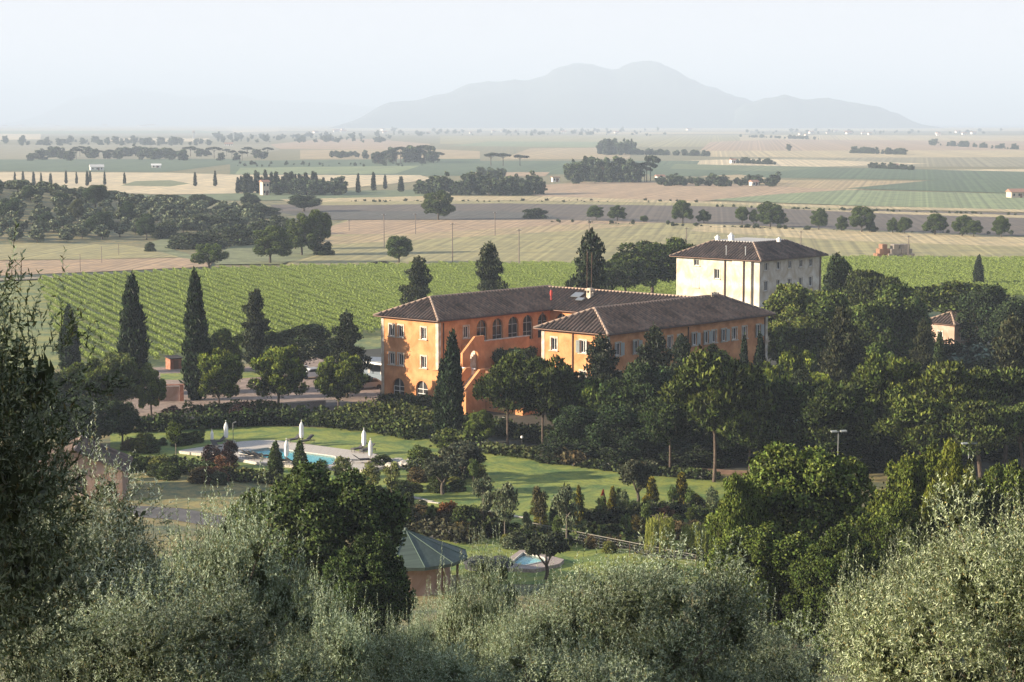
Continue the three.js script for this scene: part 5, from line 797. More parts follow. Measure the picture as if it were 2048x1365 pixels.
const WOOD = [[1290, 905, 720, 110, 'holm', 'dark evergreen between the two conifers of the right wing', [1, 1.05, 0.95]], [1385, 900, 735, 110, 'round_pine', 'pine left of the large forked stone pine top', [1.1, 1.1, 0.95]], [1215, 900, 760, 110, 'round_pine', 'pine in front of the ragged conifer', [1.0, 1.05, 0.95]], [1125, 880, 735, 90, 'holm', 'dark tree between the courtyard pines and the right wing', [1, 1.05, 0.95]], [1470, 890, 735, 90, 'conifer', 'dark conifer under the slim cypresses', [0.9, 0.95, 0.9]], [1540, 890, 725, 100, 'round_pine', 'pine under the end wall of the villa', [1.3, 1.25, 0.95]], [1600, 900, 740, 110, 'conifer', 'dark conifer below the big sunlit broadleaved tree', [0.95, 1, 0.9]], [1810, 880, 745, 120, 'round_pine', 'round pine left of the olive coloured cypress', [1.4, 1.35, 0.95]], [1850, 870, 765, 100, 'oak', 'green tree under the brownish conifer', [1.1, 1.1, 0.95]], [1755, 830, 690, 100, 'oak', 'green tree right of the brownish conifers', [1.0, 1.05, 0.9]], [1700, 905, 770, 110, 'stem_pine', 'pine above the court lamp with a bare stem', [1.2, 1.15, 0.9]], [2040, 900, 740, 100, 'holm', 'dark tree below the conifer at the right edge', [1.1, 1.1, 1]], [1775, 935, 722, 140, 'stem_pine', 'sunlit stone pine in the middle of the right hand wood', [1.68, 1.56, 1.02]], [1905, 945, 735, 150, 'stem_pine', 'stone pine with yellowish tufts below the small pink house', [1.74, 1.56, 0.96]], [2010, 930, 720, 140, 'umbrella_pine', 'stone pine below the tall conifer at the right edge', [1.44, 1.38, 1.02]], [1665, 965, 775, 170, 'stem_pine', 'wide shaded stone pine above the court lamp', [1, 1, 0.9]], [1560, 955, 770, 160, 'stem_pine', 'shaded stone pine above the blue parasol', [0.9, 1, 0.95]], [1840, 975, 800, 160, 'stem_pine', 'stone pine with sunlit patches behind the right hand lamp', [1.56, 1.44, 1.02]], [1965, 985, 800, 150, 'umbrella_pine', 'stone pine behind the right edge lamp', [1.44, 1.32, 1.02]], [2050, 975, 800, 120, 'umbrella_pine', 'stone pine cut by the right edge', [1.32, 1.32, 1.08]], [1500, 900, 752, 110, 'stem_pine', 'dark pine right of the large forked stone pine', [0.8, 0.9, 0.9]], [1730, 890, 762, 110, 'round_pine', 'round pine below the brownish conifers', [1.56, 1.5, 1.08]], [1640, 860, 745, 90, 'round_pine', 'round sunlit pine beside the two pointed conifer', [1.56, 1.5, 1.08]], [1960, 890, 755, 110, 'round_pine', 'round pine below the blue grey olive', [1.62, 1.5, 1.02]], [1340, 940, 800, 130, 'stem_pine', 'shaded pine left of the large forked stone pine', [0.8, 0.9, 0.9]], [1245, 925, 812, 120, 'holm', 'dark evergreen in the shade behind the hedge bank', [0.9, 1, 1]], [1160, 912, 815, 110, 'holm', 'dark evergreen right of the slanting pine stem', [0.9, 1, 1]], [1610, 900, 800, 120, 'holm', 'dark evergreen behind the blue parasol', [0.8, 0.9, 0.9]], [1720, 940, 830, 140, 'holm', 'dark evergreen behind the court lamp', [0.8, 0.9, 0.9]], [1880, 930, 835, 140, 'holm', 'dark evergreen behind the right hand lamp', [0.8, 0.9, 0.9]], [1420, 900, 800, 120, 'holm', 'dark evergreen behind the forked pine stem', [0.7, 0.8, 0.8]], [1500, 945, 830, 110, 'stem_pine', 'slender shaded pine left of the blue parasol', [0.8, 0.9, 0.85]]];
for (const [px, b, t, w, k, l, tint] of WOOD) T(k, px, b, t, w, l, { tint });

{ // dark undergrowth beneath the pines
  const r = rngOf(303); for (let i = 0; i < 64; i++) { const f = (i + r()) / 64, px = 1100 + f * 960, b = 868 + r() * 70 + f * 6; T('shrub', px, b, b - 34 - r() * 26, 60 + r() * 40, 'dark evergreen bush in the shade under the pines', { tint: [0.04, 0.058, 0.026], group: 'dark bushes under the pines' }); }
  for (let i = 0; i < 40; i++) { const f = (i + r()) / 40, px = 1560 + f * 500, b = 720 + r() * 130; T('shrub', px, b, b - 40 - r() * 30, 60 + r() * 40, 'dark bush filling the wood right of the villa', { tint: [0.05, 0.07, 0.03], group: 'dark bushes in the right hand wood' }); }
}
// ------------------------------------------------------------ hedges and shrubs
const H = hedge;
H([[235, 865], [330, 862], [420, 856]], 826, 2.6, 'dark hedge at the left end of the pool lawn', { loose: 0.35, density: 45 }); H([[420, 857], [540, 850], [640, 850]], 820, 2.4, 'long dark hedge behind the pool lawn', { loose: 0.55, color: [0.04, 0.062, 0.022], tip: [0.10, 0.14, 0.05] }); H([[640, 852], [740, 862], [830, 878]], 818, 3.2, 'sunlit hedge bank rising from pool lawn to the villa', { color: [0.055, 0.08, 0.024], tip: [0.15, 0.18, 0.05] }); H([[700, 842], [800, 848], [890, 868]], 800, 3.5, 'yellow green shrub bank below the villa front', { color: [0.06, 0.085, 0.024], tip: [0.18, 0.20, 0.05], loose: 0.5 }); H([[770, 812], [880, 818]], 786, 2, 'clipped hedge against the base of the villa front', { color: [0.045, 0.065, 0.022] });
H([[380, 832], [470, 826], [560, 822]], 806, 1.6, 'low mixed hedge along the gravel yard', { loose: 0.5, tip: [0.16, 0.16, 0.05] });
H([[972, 906], [1040, 914], [1100, 922]], 884, 2.2, 'pale leaved hedge along the top of the lawn', { color: [0.07, 0.09, 0.035], tip: [0.20, 0.22, 0.085] }); H([[1100, 925], [1170, 932]], 898, 2.2, 'reddish brown hedge in the middle of the lawn edge', { color: [0.08, 0.065, 0.035], tip: [0.20, 0.15, 0.07] }); H([[1180, 936], [1280, 948], [1430, 960]], 918, 2.0, 'hedge along the shaded right end of the lawn', { color: [0.05, 0.065, 0.028] }); H([[880, 892], [930, 898]], 858, 2.4, 'light green shrubs at the foot of the front cypress', { color: [0.09, 0.12, 0.035], tip: [0.22, 0.26, 0.07] });
H([[205, 935], [300, 940], [390, 948]], 905, 2.6, 'loose hedge in front of the left lawn', { loose: 0.5, density: 45 }); H([[390, 950], [480, 962]], 926, 2.2, 'mixed shrubs between dry grass and pool', { loose: 0.5, color: [0.06, 0.075, 0.025], tip: [0.18, 0.17, 0.05] }); H([[480, 960], [560, 968], [640, 985]], 935, 2.2, 'green shrubs in front of the pool terrace', { loose: 0.5, tip: [0.15, 0.18, 0.06] });
H([[1160, 1048], [1240, 1046], [1330, 1036], [1440, 1030]], 1016, 2.0, 'dark hedge crossing the right part of the garden', { color: [0.045, 0.055, 0.026], tip: [0.10, 0.11, 0.05], loose: 0.4 }); H([[760, 1050], [830, 1062], [930, 1085]], 1018, 2.4, 'dusty shrubs above the green hut roof', { color: [0.06, 0.06, 0.035], tip: [0.14, 0.135, 0.07], loose: 0.5 }); H([[940, 1078], [1000, 1072]], 1040, 1.6, 'dark low hedge beside the stepping stones', { color: [0.04, 0.05, 0.024] }); H([[1020, 1072], [1070, 1086], [1120, 1100]], 1050, 1.5, 'dark hedge at the left end of the wire fence', { color: [0.04, 0.052, 0.024] }); H([[1170, 1085], [1260, 1095]], 1045, 2.4, 'green bushes behind the wire fence', { color: [0.06, 0.085, 0.026], tip: [0.13, 0.16, 0.05], loose: 0.5 });
H([[830, 945], [900, 965]], 915, 2.4, 'grey green shrubs right of the white rocks', { color: [0.055, 0.07, 0.035] }); H([[1290, 1110], [1400, 1118], [1470, 1110]], 1075, 2, 'pale scrub near the weeping trees', { color: [0.09, 0.10, 0.05], tip: [0.19, 0.19, 0.10], loose: 0.6, density: 35 });
H([[935, 862], [1010, 872], [1110, 888]], 826, 3.0, 'dark hedge behind the pine stems at the foot of the courtyard', { color: [0.04, 0.055, 0.024], tip: [0.09, 0.11, 0.04], loose: 0.5 });
H([[990, 800], [1060, 806], [1120, 812]], 752, 4.0, 'dark evergreen bank below the villa courtyard', { color: [0.04, 0.055, 0.024], tip: [0.085, 0.105, 0.04], loose: 0.5 });
const S1 = (px, b, t, w, c, label, o = {}) => T('shrub', px, b, t, w, label, { tint: SHD[c] || c, ...o });
S1(287, 905, 862, 46, 'yellow', 'clipped round yellow green shrub on the lawn left of the pool', { name: 'ball_shrub' });
S1(345, 850, 808, 40, 'purple', 'purple red shrub in the hedge left of the pool'); S1(485, 850, 800, 54, 'purple', 'dark purple shrub in the hedge behind the pool'); S1(423, 925, 886, 38, 'purple', 'purple leaved shrub before the leftmost parasol'); T('young_tree', 460, 948, 880, 40, 'purple leaved little tree beside the pool edge', { tint: SHD.purple }); T('young_tree', 352, 912, 843, 46, 'thin young tree with reddish top left of the pool', { tint: SHD.lime });
T('cypress', 551, 962, 884, 32, 'left of two dark conical shrubs before the pool', { tint: [3.0, 2.6, 1.8], name: 'conical_shrub', category: 'shrub' }); T('cypress', 600, 962, 882, 32, 'right of two dark conical shrubs before the pool', { tint: [3.0, 2.6, 1.8], name: 'conical_shrub', category: 'shrub' });
T('young_tree', 684, 980, 912, 46, 'pale yellow young tree at the near right corner of the pool', { tint: SHD.pale }); T('young_tree', 742, 1000, 925, 44, 'pale yellow young tree right of the big dark tree', { tint: SHD.pale }); T('young_tree', 783, 1006, 924, 40, 'pale young tree beside the stepping stones', { tint: SHD.pale });
S1(840, 930, 888, 46, 'lime', 'bright green bush at the lawn edge right of the parasols'); S1(762, 935, 905, 40, 'green', 'green bush beside the right hand parasols'); S1(905, 895, 855, 56, 'lime', 'yellow green bush at the foot of the front cypress');
T('garden_olive', 925, 962, 888, 92, 'leaning olive tree at the left end of the lawn', { variant: 1, tint: [0.85, 0.85, 0.85] }); T('garden_olive', 885, 990, 908, 76, 'grey olive tree with several stems left of the lawn', { tint: [0.8, 0.82, 0.8] }); S1(876, 985, 945, 36, 'green', 'dark upright bush below the grey olive');
T('young_tree', 966, 1062, 952, 54, 'silvery slender tree with a thick grey crown in the garden', { tint: SHD.silver }); T('young_tree', 1010, 1085, 966, 62, 'pale slender tree on two thin stems beside the path', { tint: SHD.silver }); T('young_tree', 1080, 1070, 972, 40, 'reddish leaved slender tree on the lawn', { tint: [0.13, 0.115, 0.06] }); T('young_tree', 1133, 1098, 972, 66, 'pale wispy tree beside the wire fence', { tint: SHD.silver }); T('golden_conifer', 1157, 1058, 972, 34, 'narrow golden conifer right of the wispy tree'); T('cypress', 1108, 1066, 1002, 22, 'small dark cypress between the slender trees', { tint: [1.4, 1.4, 1.4] });
T('cypress', 1206, 1026, 980, 13, 'narrow red leaved shrub on the lawn edge', { tint: [12, 1.3, 1.2], name: 'red_shrub', category: 'shrub' }); T('golden_conifer', 1225, 1032, 974, 34, 'small golden conifer beside the red shrub'); T('golden_conifer', 1303, 1022, 955, 50, 'golden green conifer beside the crooked olive'); T('golden_conifer', 1363, 1020, 946, 54, 'brightest yellow conifer near the lawn end');
T('garden_olive', 1275, 1012, 922, 72, 'crooked olive with a bare forked trunk on the lawn', { variant: 2, tint: [0.9, 0.88, 0.85] }); T('weeping_tree', 1320, 1122, 1012, 56, 'slim weeping tree with pale yellow green leaves', { tint: [0.24, 0.26, 0.06] }); T('weeping_tree', 1402, 1118, 1034, 76, 'broad weeping tree with pale yellow green leaves', { tint: [0.22, 0.25, 0.06], variant: 1 }); T('young_tree', 1276, 1078, 1030, 40, 'small rust coloured tree behind the fence', { tint: SHD.autumn }); T('young_tree', 1426, 1038, 1002, 34, 'small umbrella shaped tree by the big broadleaved tree', { tint: SHD.lime }); T('young_tree', 1380, 1050, 1014, 26, 'little green tree behind the broad weeping one', { tint: SHD.lime });
S1(895, 1052, 995, 46, 'rust', 'orange red bush in the mixed shrubs'); S1(930, 1064, 1005, 62, 'green', 'large green bush next to the orange red one'); S1(868, 1052, 1010, 48, 'yellow', 'yellow green bush left of the orange red one'); S1(930, 1075, 1036, 46, 'autumn', 'brownish bush above the path slabs'); S1(1082, 1052, 1020, 30, 'gold', 'small yellow bush below the reddish slender tree'); S1(800, 1060, 1000, 70, 'green', 'green bush above the hut roof'); T('young_tree', 812, 1062, 985, 40, 'thin green tree above the hut roof', { tint: SHD.green }); S1(1225, 1090, 1046, 60, 'green', 'rounded green bush behind the middle of the fence'); S1(1030, 1075, 1044, 36, 'deep', 'dark bush at the start of the wire fence'); S1(1295, 1020, 1000, 24, 'gold', 'low yellow shrub under the crooked olive'); S1(1390, 1018, 985, 34, 'gold', 'low yellow shrub beside the brightest conifer'); S1(1070, 1030, 1012, 22, 'yellow', 'small yellow green shrub on the lawn');
{ // small mixed shrubs and saplings that fill the garden beds
  const r = rngOf(808), beds = [[1150, 1440, 1030, 1052, 26], [1160, 1460, 1060, 1108, 30], [860, 1010, 1030, 1072, 16], [640, 860, 975, 1050, 22], [210, 480, 935, 972, 18], [1010, 1140, 1075, 1098, 10], [820, 960, 935, 985, 12], [260, 420, 880, 915, 8]], tones = [['green leaved', [0.075, 0.10, 0.032]], ['dark green', [0.05, 0.07, 0.026]], ['grey green', [0.10, 0.115, 0.07]], ['yellowish', [0.16, 0.165, 0.045]], ['brownish', [0.12, 0.09, 0.045]], ['reddish', [0.15, 0.07, 0.04]]], where = ['in the bed right of the golden conifers', 'in the scrub behind the wire fence', 'in the mixed bed above the stone slabs', 'between the dark oak and the pale young trees', 'in the loose bed before the left lawn', 'at the start of the wire fence', 'around the grey olive', 'beside the clipped round shrub'];
  beds.forEach(([x0, x1, y0, y1, n], k) => { for (let i = 0; i < n; i++) { const px = x0 + (x1 - x0) * (i + r()) / n, b = y0 + (y1 - y0) * r(), h = 14 + r() * 24, [tn, tc] = tones[Math.floor(Math.pow(r(), 2.1) * 6)], yt = r() < 0.25 && tc[1] > 0.09; T(yt ? 'young_tree' : 'shrub', px, b, b - h * (yt ? 1.9 : 1), yt ? h * 0.9 : h * (1 + 0.6 * r()), `small ${tn} ${yt ? 'sapling' : 'shrub'} ${where[k]}`, { tint: tc.map((c) => c * (yt ? 2.4 : 1.35)), group: `${tn} ${yt ? 'saplings' : 'shrubs'} ${where[k]}` }); } });
}
T('garden_olive', 1092, 1160, 1060, 82, 'olive tree with a forked dark trunk beside the spa pool', { variant: 0, tint: [0.62, 0.68, 0.6] });

// ------------------------------------------------------------ trees on the slope below the viewpoint
const N = treeAt;
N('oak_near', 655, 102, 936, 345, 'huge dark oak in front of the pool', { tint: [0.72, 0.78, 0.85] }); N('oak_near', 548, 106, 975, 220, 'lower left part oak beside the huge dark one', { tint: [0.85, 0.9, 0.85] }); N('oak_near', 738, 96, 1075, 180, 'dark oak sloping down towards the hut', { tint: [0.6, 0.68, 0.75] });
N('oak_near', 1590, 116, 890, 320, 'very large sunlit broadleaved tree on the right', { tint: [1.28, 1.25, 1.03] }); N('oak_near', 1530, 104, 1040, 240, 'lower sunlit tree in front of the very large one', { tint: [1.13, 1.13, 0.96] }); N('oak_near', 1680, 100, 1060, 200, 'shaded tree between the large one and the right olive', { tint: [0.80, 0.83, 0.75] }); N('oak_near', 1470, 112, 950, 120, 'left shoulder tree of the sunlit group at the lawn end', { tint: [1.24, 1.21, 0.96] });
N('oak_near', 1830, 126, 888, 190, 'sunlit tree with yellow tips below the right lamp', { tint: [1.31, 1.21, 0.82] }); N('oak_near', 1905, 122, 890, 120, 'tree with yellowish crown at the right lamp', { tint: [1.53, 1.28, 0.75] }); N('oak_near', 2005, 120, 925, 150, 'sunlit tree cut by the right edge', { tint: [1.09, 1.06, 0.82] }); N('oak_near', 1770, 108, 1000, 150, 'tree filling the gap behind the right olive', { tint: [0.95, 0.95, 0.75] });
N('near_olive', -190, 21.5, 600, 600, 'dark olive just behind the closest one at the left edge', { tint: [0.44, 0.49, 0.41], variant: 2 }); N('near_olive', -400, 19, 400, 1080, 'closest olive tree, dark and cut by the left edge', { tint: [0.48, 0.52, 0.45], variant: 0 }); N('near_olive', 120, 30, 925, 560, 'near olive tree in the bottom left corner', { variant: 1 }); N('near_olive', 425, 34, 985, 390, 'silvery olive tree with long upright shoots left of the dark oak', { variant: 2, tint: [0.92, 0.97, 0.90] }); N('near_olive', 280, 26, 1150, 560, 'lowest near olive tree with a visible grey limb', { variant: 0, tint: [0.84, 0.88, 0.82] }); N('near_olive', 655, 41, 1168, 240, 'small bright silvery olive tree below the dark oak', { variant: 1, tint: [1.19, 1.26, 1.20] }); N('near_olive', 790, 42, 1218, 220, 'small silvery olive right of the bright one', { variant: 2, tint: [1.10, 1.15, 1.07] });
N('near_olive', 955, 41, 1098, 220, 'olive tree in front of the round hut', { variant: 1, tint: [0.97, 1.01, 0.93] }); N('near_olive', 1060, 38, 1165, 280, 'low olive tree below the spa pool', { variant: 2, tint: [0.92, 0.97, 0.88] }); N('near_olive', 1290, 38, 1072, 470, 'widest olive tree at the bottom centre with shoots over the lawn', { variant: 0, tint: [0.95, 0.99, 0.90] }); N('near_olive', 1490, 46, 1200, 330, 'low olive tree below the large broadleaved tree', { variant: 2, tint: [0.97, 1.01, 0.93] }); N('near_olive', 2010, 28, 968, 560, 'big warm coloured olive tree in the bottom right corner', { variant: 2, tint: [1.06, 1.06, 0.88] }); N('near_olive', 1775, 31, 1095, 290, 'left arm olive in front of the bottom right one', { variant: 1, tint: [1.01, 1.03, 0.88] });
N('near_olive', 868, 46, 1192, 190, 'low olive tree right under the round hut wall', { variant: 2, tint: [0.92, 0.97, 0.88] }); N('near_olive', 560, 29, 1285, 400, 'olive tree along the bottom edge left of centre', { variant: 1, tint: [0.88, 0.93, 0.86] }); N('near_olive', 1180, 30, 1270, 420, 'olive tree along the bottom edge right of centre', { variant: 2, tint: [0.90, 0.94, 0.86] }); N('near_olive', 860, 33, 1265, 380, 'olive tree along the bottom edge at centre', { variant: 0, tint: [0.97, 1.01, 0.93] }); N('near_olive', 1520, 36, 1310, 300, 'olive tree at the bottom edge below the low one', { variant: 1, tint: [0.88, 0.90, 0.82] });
// ------------------------------------------------------------ trees out on the plain
const oakTint = [1.05, 1.1, 1.0];
T('oak', 418, 540, 487, 66, 'round tree at the corner of the orange field on the left', { tint: oakTint }); T('oak', 540, 528, 454, 80, 'spreading tree with a bare forked trunk in the meadow'); T('oak', 603, 512, 428, 66, 'left tree of the tall pair at the meadow edge'); T('oak', 637, 510, 418, 52, 'tallest tree of the tall pair at the meadow edge'); T('holm', 590, 500, 440, 50, 'tree behind the tall pair at the meadow edge'); T('shrub', 648, 512, 480, 40, 'bush at the right foot of the tall pair', { tint: SHD.deep });
T('oak', 798, 528, 471, 56, 'lone tree standing between vineyard and stubble field', { tint: [0.9, 1, 1] }); T('shrub', 762, 531, 522, 40, 'low brown bush left of the lone tree', { tint: [0.07, 0.055, 0.03] }); T('oak', 877, 441, 382, 66, 'big upright tree at the edge of the dark field');
const ROW = [[1070, 438, 414, 46, 'shrub'], [1192, 441, 412, 36, 'far_tree'], [1235, 443, 411, 36], [1288, 447, 431, 16], [1366, 448, 402, 44], [1408, 448, 420, 30], [1484, 450, 413, 28], [1508, 450, 420, 22], [1540, 456, 404, 58], [1560, 456, 425, 30], [1638, 461, 418, 38], [1684, 464, 432, 24], [1724, 466, 412, 48], [1740, 466, 440, 20], [1786, 468, 436, 26], [1810, 469, 434, 28], [1870, 471, 429, 52], [1925, 474, 431, 42], [1948, 475, 440, 34], [2003, 476, 433, 38]];
const ROWL = ['low bushy clump at the left end of the field tree row', 'first upright tree of the row along the brown field', 'second upright tree of the row along the brown field', 'small bush among the row of field trees', 'dense dark tree above the roof of the white house', 'lower tree just right of the dense dark one', 'loose tree left of the widest tree in the row', 'small tree touching the widest one in the row', 'widest tree of the row along the brown field', 'tree leaning on the right of the widest one', 'open branched tree in the middle of the row', 'small tree left of the large open one in the row', 'large open tree in the right half of the row', 'small tree under the large open one', 'left tree of a low pair in the row', 'right tree of a low pair in the row', 'broad tree right of the low pair', 'left tree of the touching pair near the row end', 'right tree of the touching pair near the row end', 'last tree of the row near the right edge'];
ROW.forEach(([px, b, t, w, k], i) => T(k === 'shrub' ? 'shrub' : 'oak', px, b, t, w, ROWL[i], { tint: k === 'shrub' ? SHD.deep : [0.95, 1, 1], group: 'trees along the brown field' }));
// the olive hill
{
  const r = rngOf(61), ok = [];
  for (let i = 0; i < 1600 && ok.length < 230; i++) { const D = 590 + r() * 190, x = -235 + r() * 150, h = landHeight(x, -D), px = pxOf(V(x, h, -D)); if (px < -60 || px > 520 || h < 0.25 + r() * 0.3) continue; if (ok.some((q) => Math.hypot(q[0] - x, q[1] - D) < 5.7)) continue; ok.push([x, D, h]); }
  for (const [x, D, h] of ok) { const k = 0.8 + 0.5 * r(); plant('grove_olive', V(x, h, -D), 3.3 * k, 3.9 * k, 'small grey green olive tree in the grove on the left hill', { tint: [1.6, 1.6, 1.5], group: 'olive trees on the left hill' }); }
  const big = [[190, 690, 368, 48, 'dark round oak on the crest of the olive hill'], [200, 615, 424, 50, 'dark oak in the middle of the olive hill'], [92, 628, 425, 32, 'tall dark tree in the left half of the olive hill'], [20, 640, 395, 46, 'dark tree on the olive hill at the left edge'], [155, 650, 398, 32, 'brownish tree above the middle oak of the olive hill'], [292, 610, 430, 40, 'dark tree at the right foot of the olive hill'], [120, 680, 385, 30, 'tree on the crest left of the round oak'], [60, 690, 372, 34, 'tree near the left end of the hill crest'], [255, 655, 405, 32, 'tree below the crest right of the round oak']];
  for (const [px, D, top, w, l] of big) { let x = xAt(px, D, 6); const h = landHeight(x, -D); x = xAt(px, D, h + 4); plant('holm', V(x, h, -D), yAt(top, D) - h, metres(w, D), l, { tint: l.startsWith('brown') ? [2, 1.5, 1.2] : [1.1, 1.2, 1.1] }); }
}
T('holm', 336, 422, 388, 58, 'umbrella shaped tree right of the olive hill'); T('holm', 405, 425, 389, 58, 'round tree behind the olive hill foot'); T('holm', 500, 418, 387, 38, 'small round tree left of the tower house field'); T('holm', 607, 424, 389, 66, 'wide flat crowned tree below the tower house'); T('holm', 450, 440, 410, 70, 'dark bush mass right of the olive hill'); T('holm', 520, 442, 412, 80, 'long dark bush mass in front of the far wood');
for (const [px, b, t, w, l] of [[372, 498, 462, 70, 'rounded thicket at the bend of the farm track'], [420, 497, 452, 60, 'thicket right of the farm track bend'], [470, 492, 445, 64, 'dark thicket above the green meadow'], [520, 486, 436, 60, 'thicket left of the spreading tree'], [330, 478, 440, 50, 'thicket at the foot of the olive hill'], [390, 465, 425, 60, 'higher thicket behind the farm track'], [450, 462, 420, 60, 'wooded bank behind the meadow'], [560, 470, 425, 50, 'wooded bank left of the tall pair'], [300, 505, 482, 22, 'small bush where the farm track turns']]) T('shrub', px, b, t, w, l, { tint: [0.075, 0.095, 0.05] });
// distant clumps: [label, kind list, x0, x1, foot0, foot1, size range px, count, width factor]
const CL = [
  ['far cypress in the windbreak around the tower house', ['far_cypress'], 472, 650, 384, 388, 30, 46, 26, 0.34], ['far broadleaf tree in the wood around the tower house', ['far_tree'], 545, 690, 386, 392, 22, 34, 16, 1.0],
  ['small cypress standing in the pale field on the left', ['far_cypress'], 10, 255, 364, 374, 18, 30, 9, 0.26], ['far tree in the long grove beyond the dark field', ['far_tree'], 838, 1090, 388, 392, 22, 46, 26, 0.8],
  ['tall far pine in the grove around the white roofed farm', ['far_tree', 'far_umbrella'], 1140, 1305, 362, 368, 30, 52, 24, 0.75], ['far bush in the strip right of the white roofed farm', ['far_tree'], 1310, 1560, 368, 374, 12, 24, 22, 1.1],
  ['far tree in the umbrella pine clump on the plain', ['far_tree', 'far_umbrella'], 745, 880, 322, 328, 18, 36, 16, 1.1], ['far poplar in the block of tall trees', ['far_tree', 'far_cypress'], 1195, 1268, 308, 311, 24, 34, 14, 0.6], ['far tree in the line right of the poplar block', ['far_tree'], 1270, 1420, 309, 313, 8, 14, 14, 1.4],
  ['far tree in the long misty wood on the left', ['far_tree', 'far_umbrella'], 60, 540, 312, 322, 14, 24, 40, 1.2], ['misty far tree behind the long wood on the left', ['far_tree'], 0, 420, 284, 292, 8, 16, 30, 1.5], ['misty far tree near the horizon on the left', ['far_tree'], 430, 780, 272, 286, 6, 13, 34, 1.5], ['misty far tree in the villages near the horizon', ['far_tree'], 780, 1330, 262, 272, 5, 9, 34, 1.8],
  ['far tree in the low oval wood on the right', ['far_tree'], 1700, 1812, 306, 310, 8, 14, 18, 1.5], ['far tree beside the farm on the right of the plain', ['far_tree'], 1462, 1550, 326, 330, 8, 14, 12, 1.1], ['far tree in the dark clump at the right field', ['far_tree'], 1740, 1830, 336, 341, 7, 14, 12, 1.4], ['far tree near the horizon on the right', ['far_tree'], 1480, 1640, 274, 280, 5, 9, 14, 1.9], ['far tree around the farms at the right edge', ['far_tree'], 1860, 2040, 290, 300, 6, 14, 12, 1.5], ['misty far tree along the hill foot', ['far_tree'], 1480, 2048, 262, 268, 3, 7, 20, 2], ['far bush in the middle fields left of the umbrella pines', ['far_tree'], 660, 750, 312, 318, 8, 14, 8, 1.4], ['far tree behind the right end of the long grove', ['far_tree'], 960, 1010, 355, 360, 18, 30, 6, 0.9],
  ['low far tree behind the tower house wood', ['far_tree'], 470, 860, 328, 334, 5, 9, 16, 1.8], ['far shrub along the ditch at the light strip', ['far_tree'], 700, 1400, 402, 406, 3, 7, 22, 1.6], ['far shrub along the field edge on the right', ['far_tree'], 1430, 2040, 414, 432, 3, 7, 26, 1.7], ['low bush at the foot of the field tree row', ['far_tree'], 1100, 2040, 444, 474, 4, 11, 26, 1.5],
];
{
  const r = rngOf(97);
  for (const [label, kinds, x0, x1, b0, b1, s0, s1, n, wf] of CL) if (s1 <= 16) {   // too small to tell apart: one mass
    const mass = new THREE.InstancedMesh(PROTO.far_tree[n % 3].crown, farMat([0.95, 1, 1]), n * 3), m = new THREE.Matrix4(); mass.name = numbered('distant_trees'); mass.userData = { kind: 'stuff', label: label.replace('far tree', 'far trees').replace('far bush', 'far bushes').replace('far shrub', 'far shrubs').replace('low bush', 'low bushes'), category: 'trees' };
    for (let i = 0; i < n * 3; i++) { const f = r(), s = s0 * 0.5 + (s1 - s0 * 0.5) * Math.pow(r(), 1.4), px = x0 + (x1 - x0) * f, b = label.includes('right') || label.includes('row') ? b0 + (b1 - b0) * (f * 0.9 + 0.1 * r()) : b0 + (b1 - b0) * r(), D = distAt(b), h = metres(s, D), w = metres(s * (0.5 + 0.6 * r()) * Math.min(1.4, wf), D); m.compose(G(px, b), new THREE.Quaternion().setFromAxisAngle(V(0, 1, 0), r() * 6.28), V(w / 8.6, h / 10, w / 8.6)); mass.setMatrixAt(i, m); }
    scene.add(mass);
  } else for (let i = 0; i < n; i++) { const f = (i + 0.2 + 0.6 * r()) / n, s = s0 + (s1 - s0) * r(), px = x0 + (x1 - x0) * f; let b = b0 + (b1 - b0) * r(); if (label.includes('right') && b1 - b0 > 15) b = b0 + (b1 - b0) * f; T(kinds[Math.floor(r() * kinds.length)], px, b, b - s, s * wf * (0.8 + 0.4 * r()), label, { group: label + 's', tint: [0.95, 1, 1] }); }
}
for (const [px, b, t, w, l] of [[390, 373, 344, 8, 'slim cypress alone in the pale field, left of two'], [430, 373, 341, 8, 'slim cypress alone in the pale field, right of two'], [174, 372, 340, 8, 'slim tall cypress at the left part of the pale field'], [67, 372, 343, 8, 'slim cypress above the olive hill near the left edge'], [716, 386, 346, 10, 'cypress right of the tower house wood, first of three'], [747, 382, 343, 11, 'cypress right of the tower house wood, middle of three'], [770, 378, 349, 9, 'cypress right of the tower house wood, last of three'], [802, 384, 352, 14, 'dark cypress at the left end of the long grove']]) T('far_cypress', px, b, t, w, l);
T('far_umbrella', 982, 332, 305, 40, 'left of three umbrella pines standing alone in the fields'); T('far_umbrella', 1006, 332, 306, 32, 'middle of three umbrella pines standing alone in the fields'); T('far_umbrella', 1040, 332, 309, 32, 'right of three umbrella pines standing alone in the fields'); T('far_umbrella', 848, 325, 290, 46, 'large umbrella pine leaning out of the far clump'); T('far_tree', 1578, 302, 288, 12, 'lone far tree in the tan strips on the right');

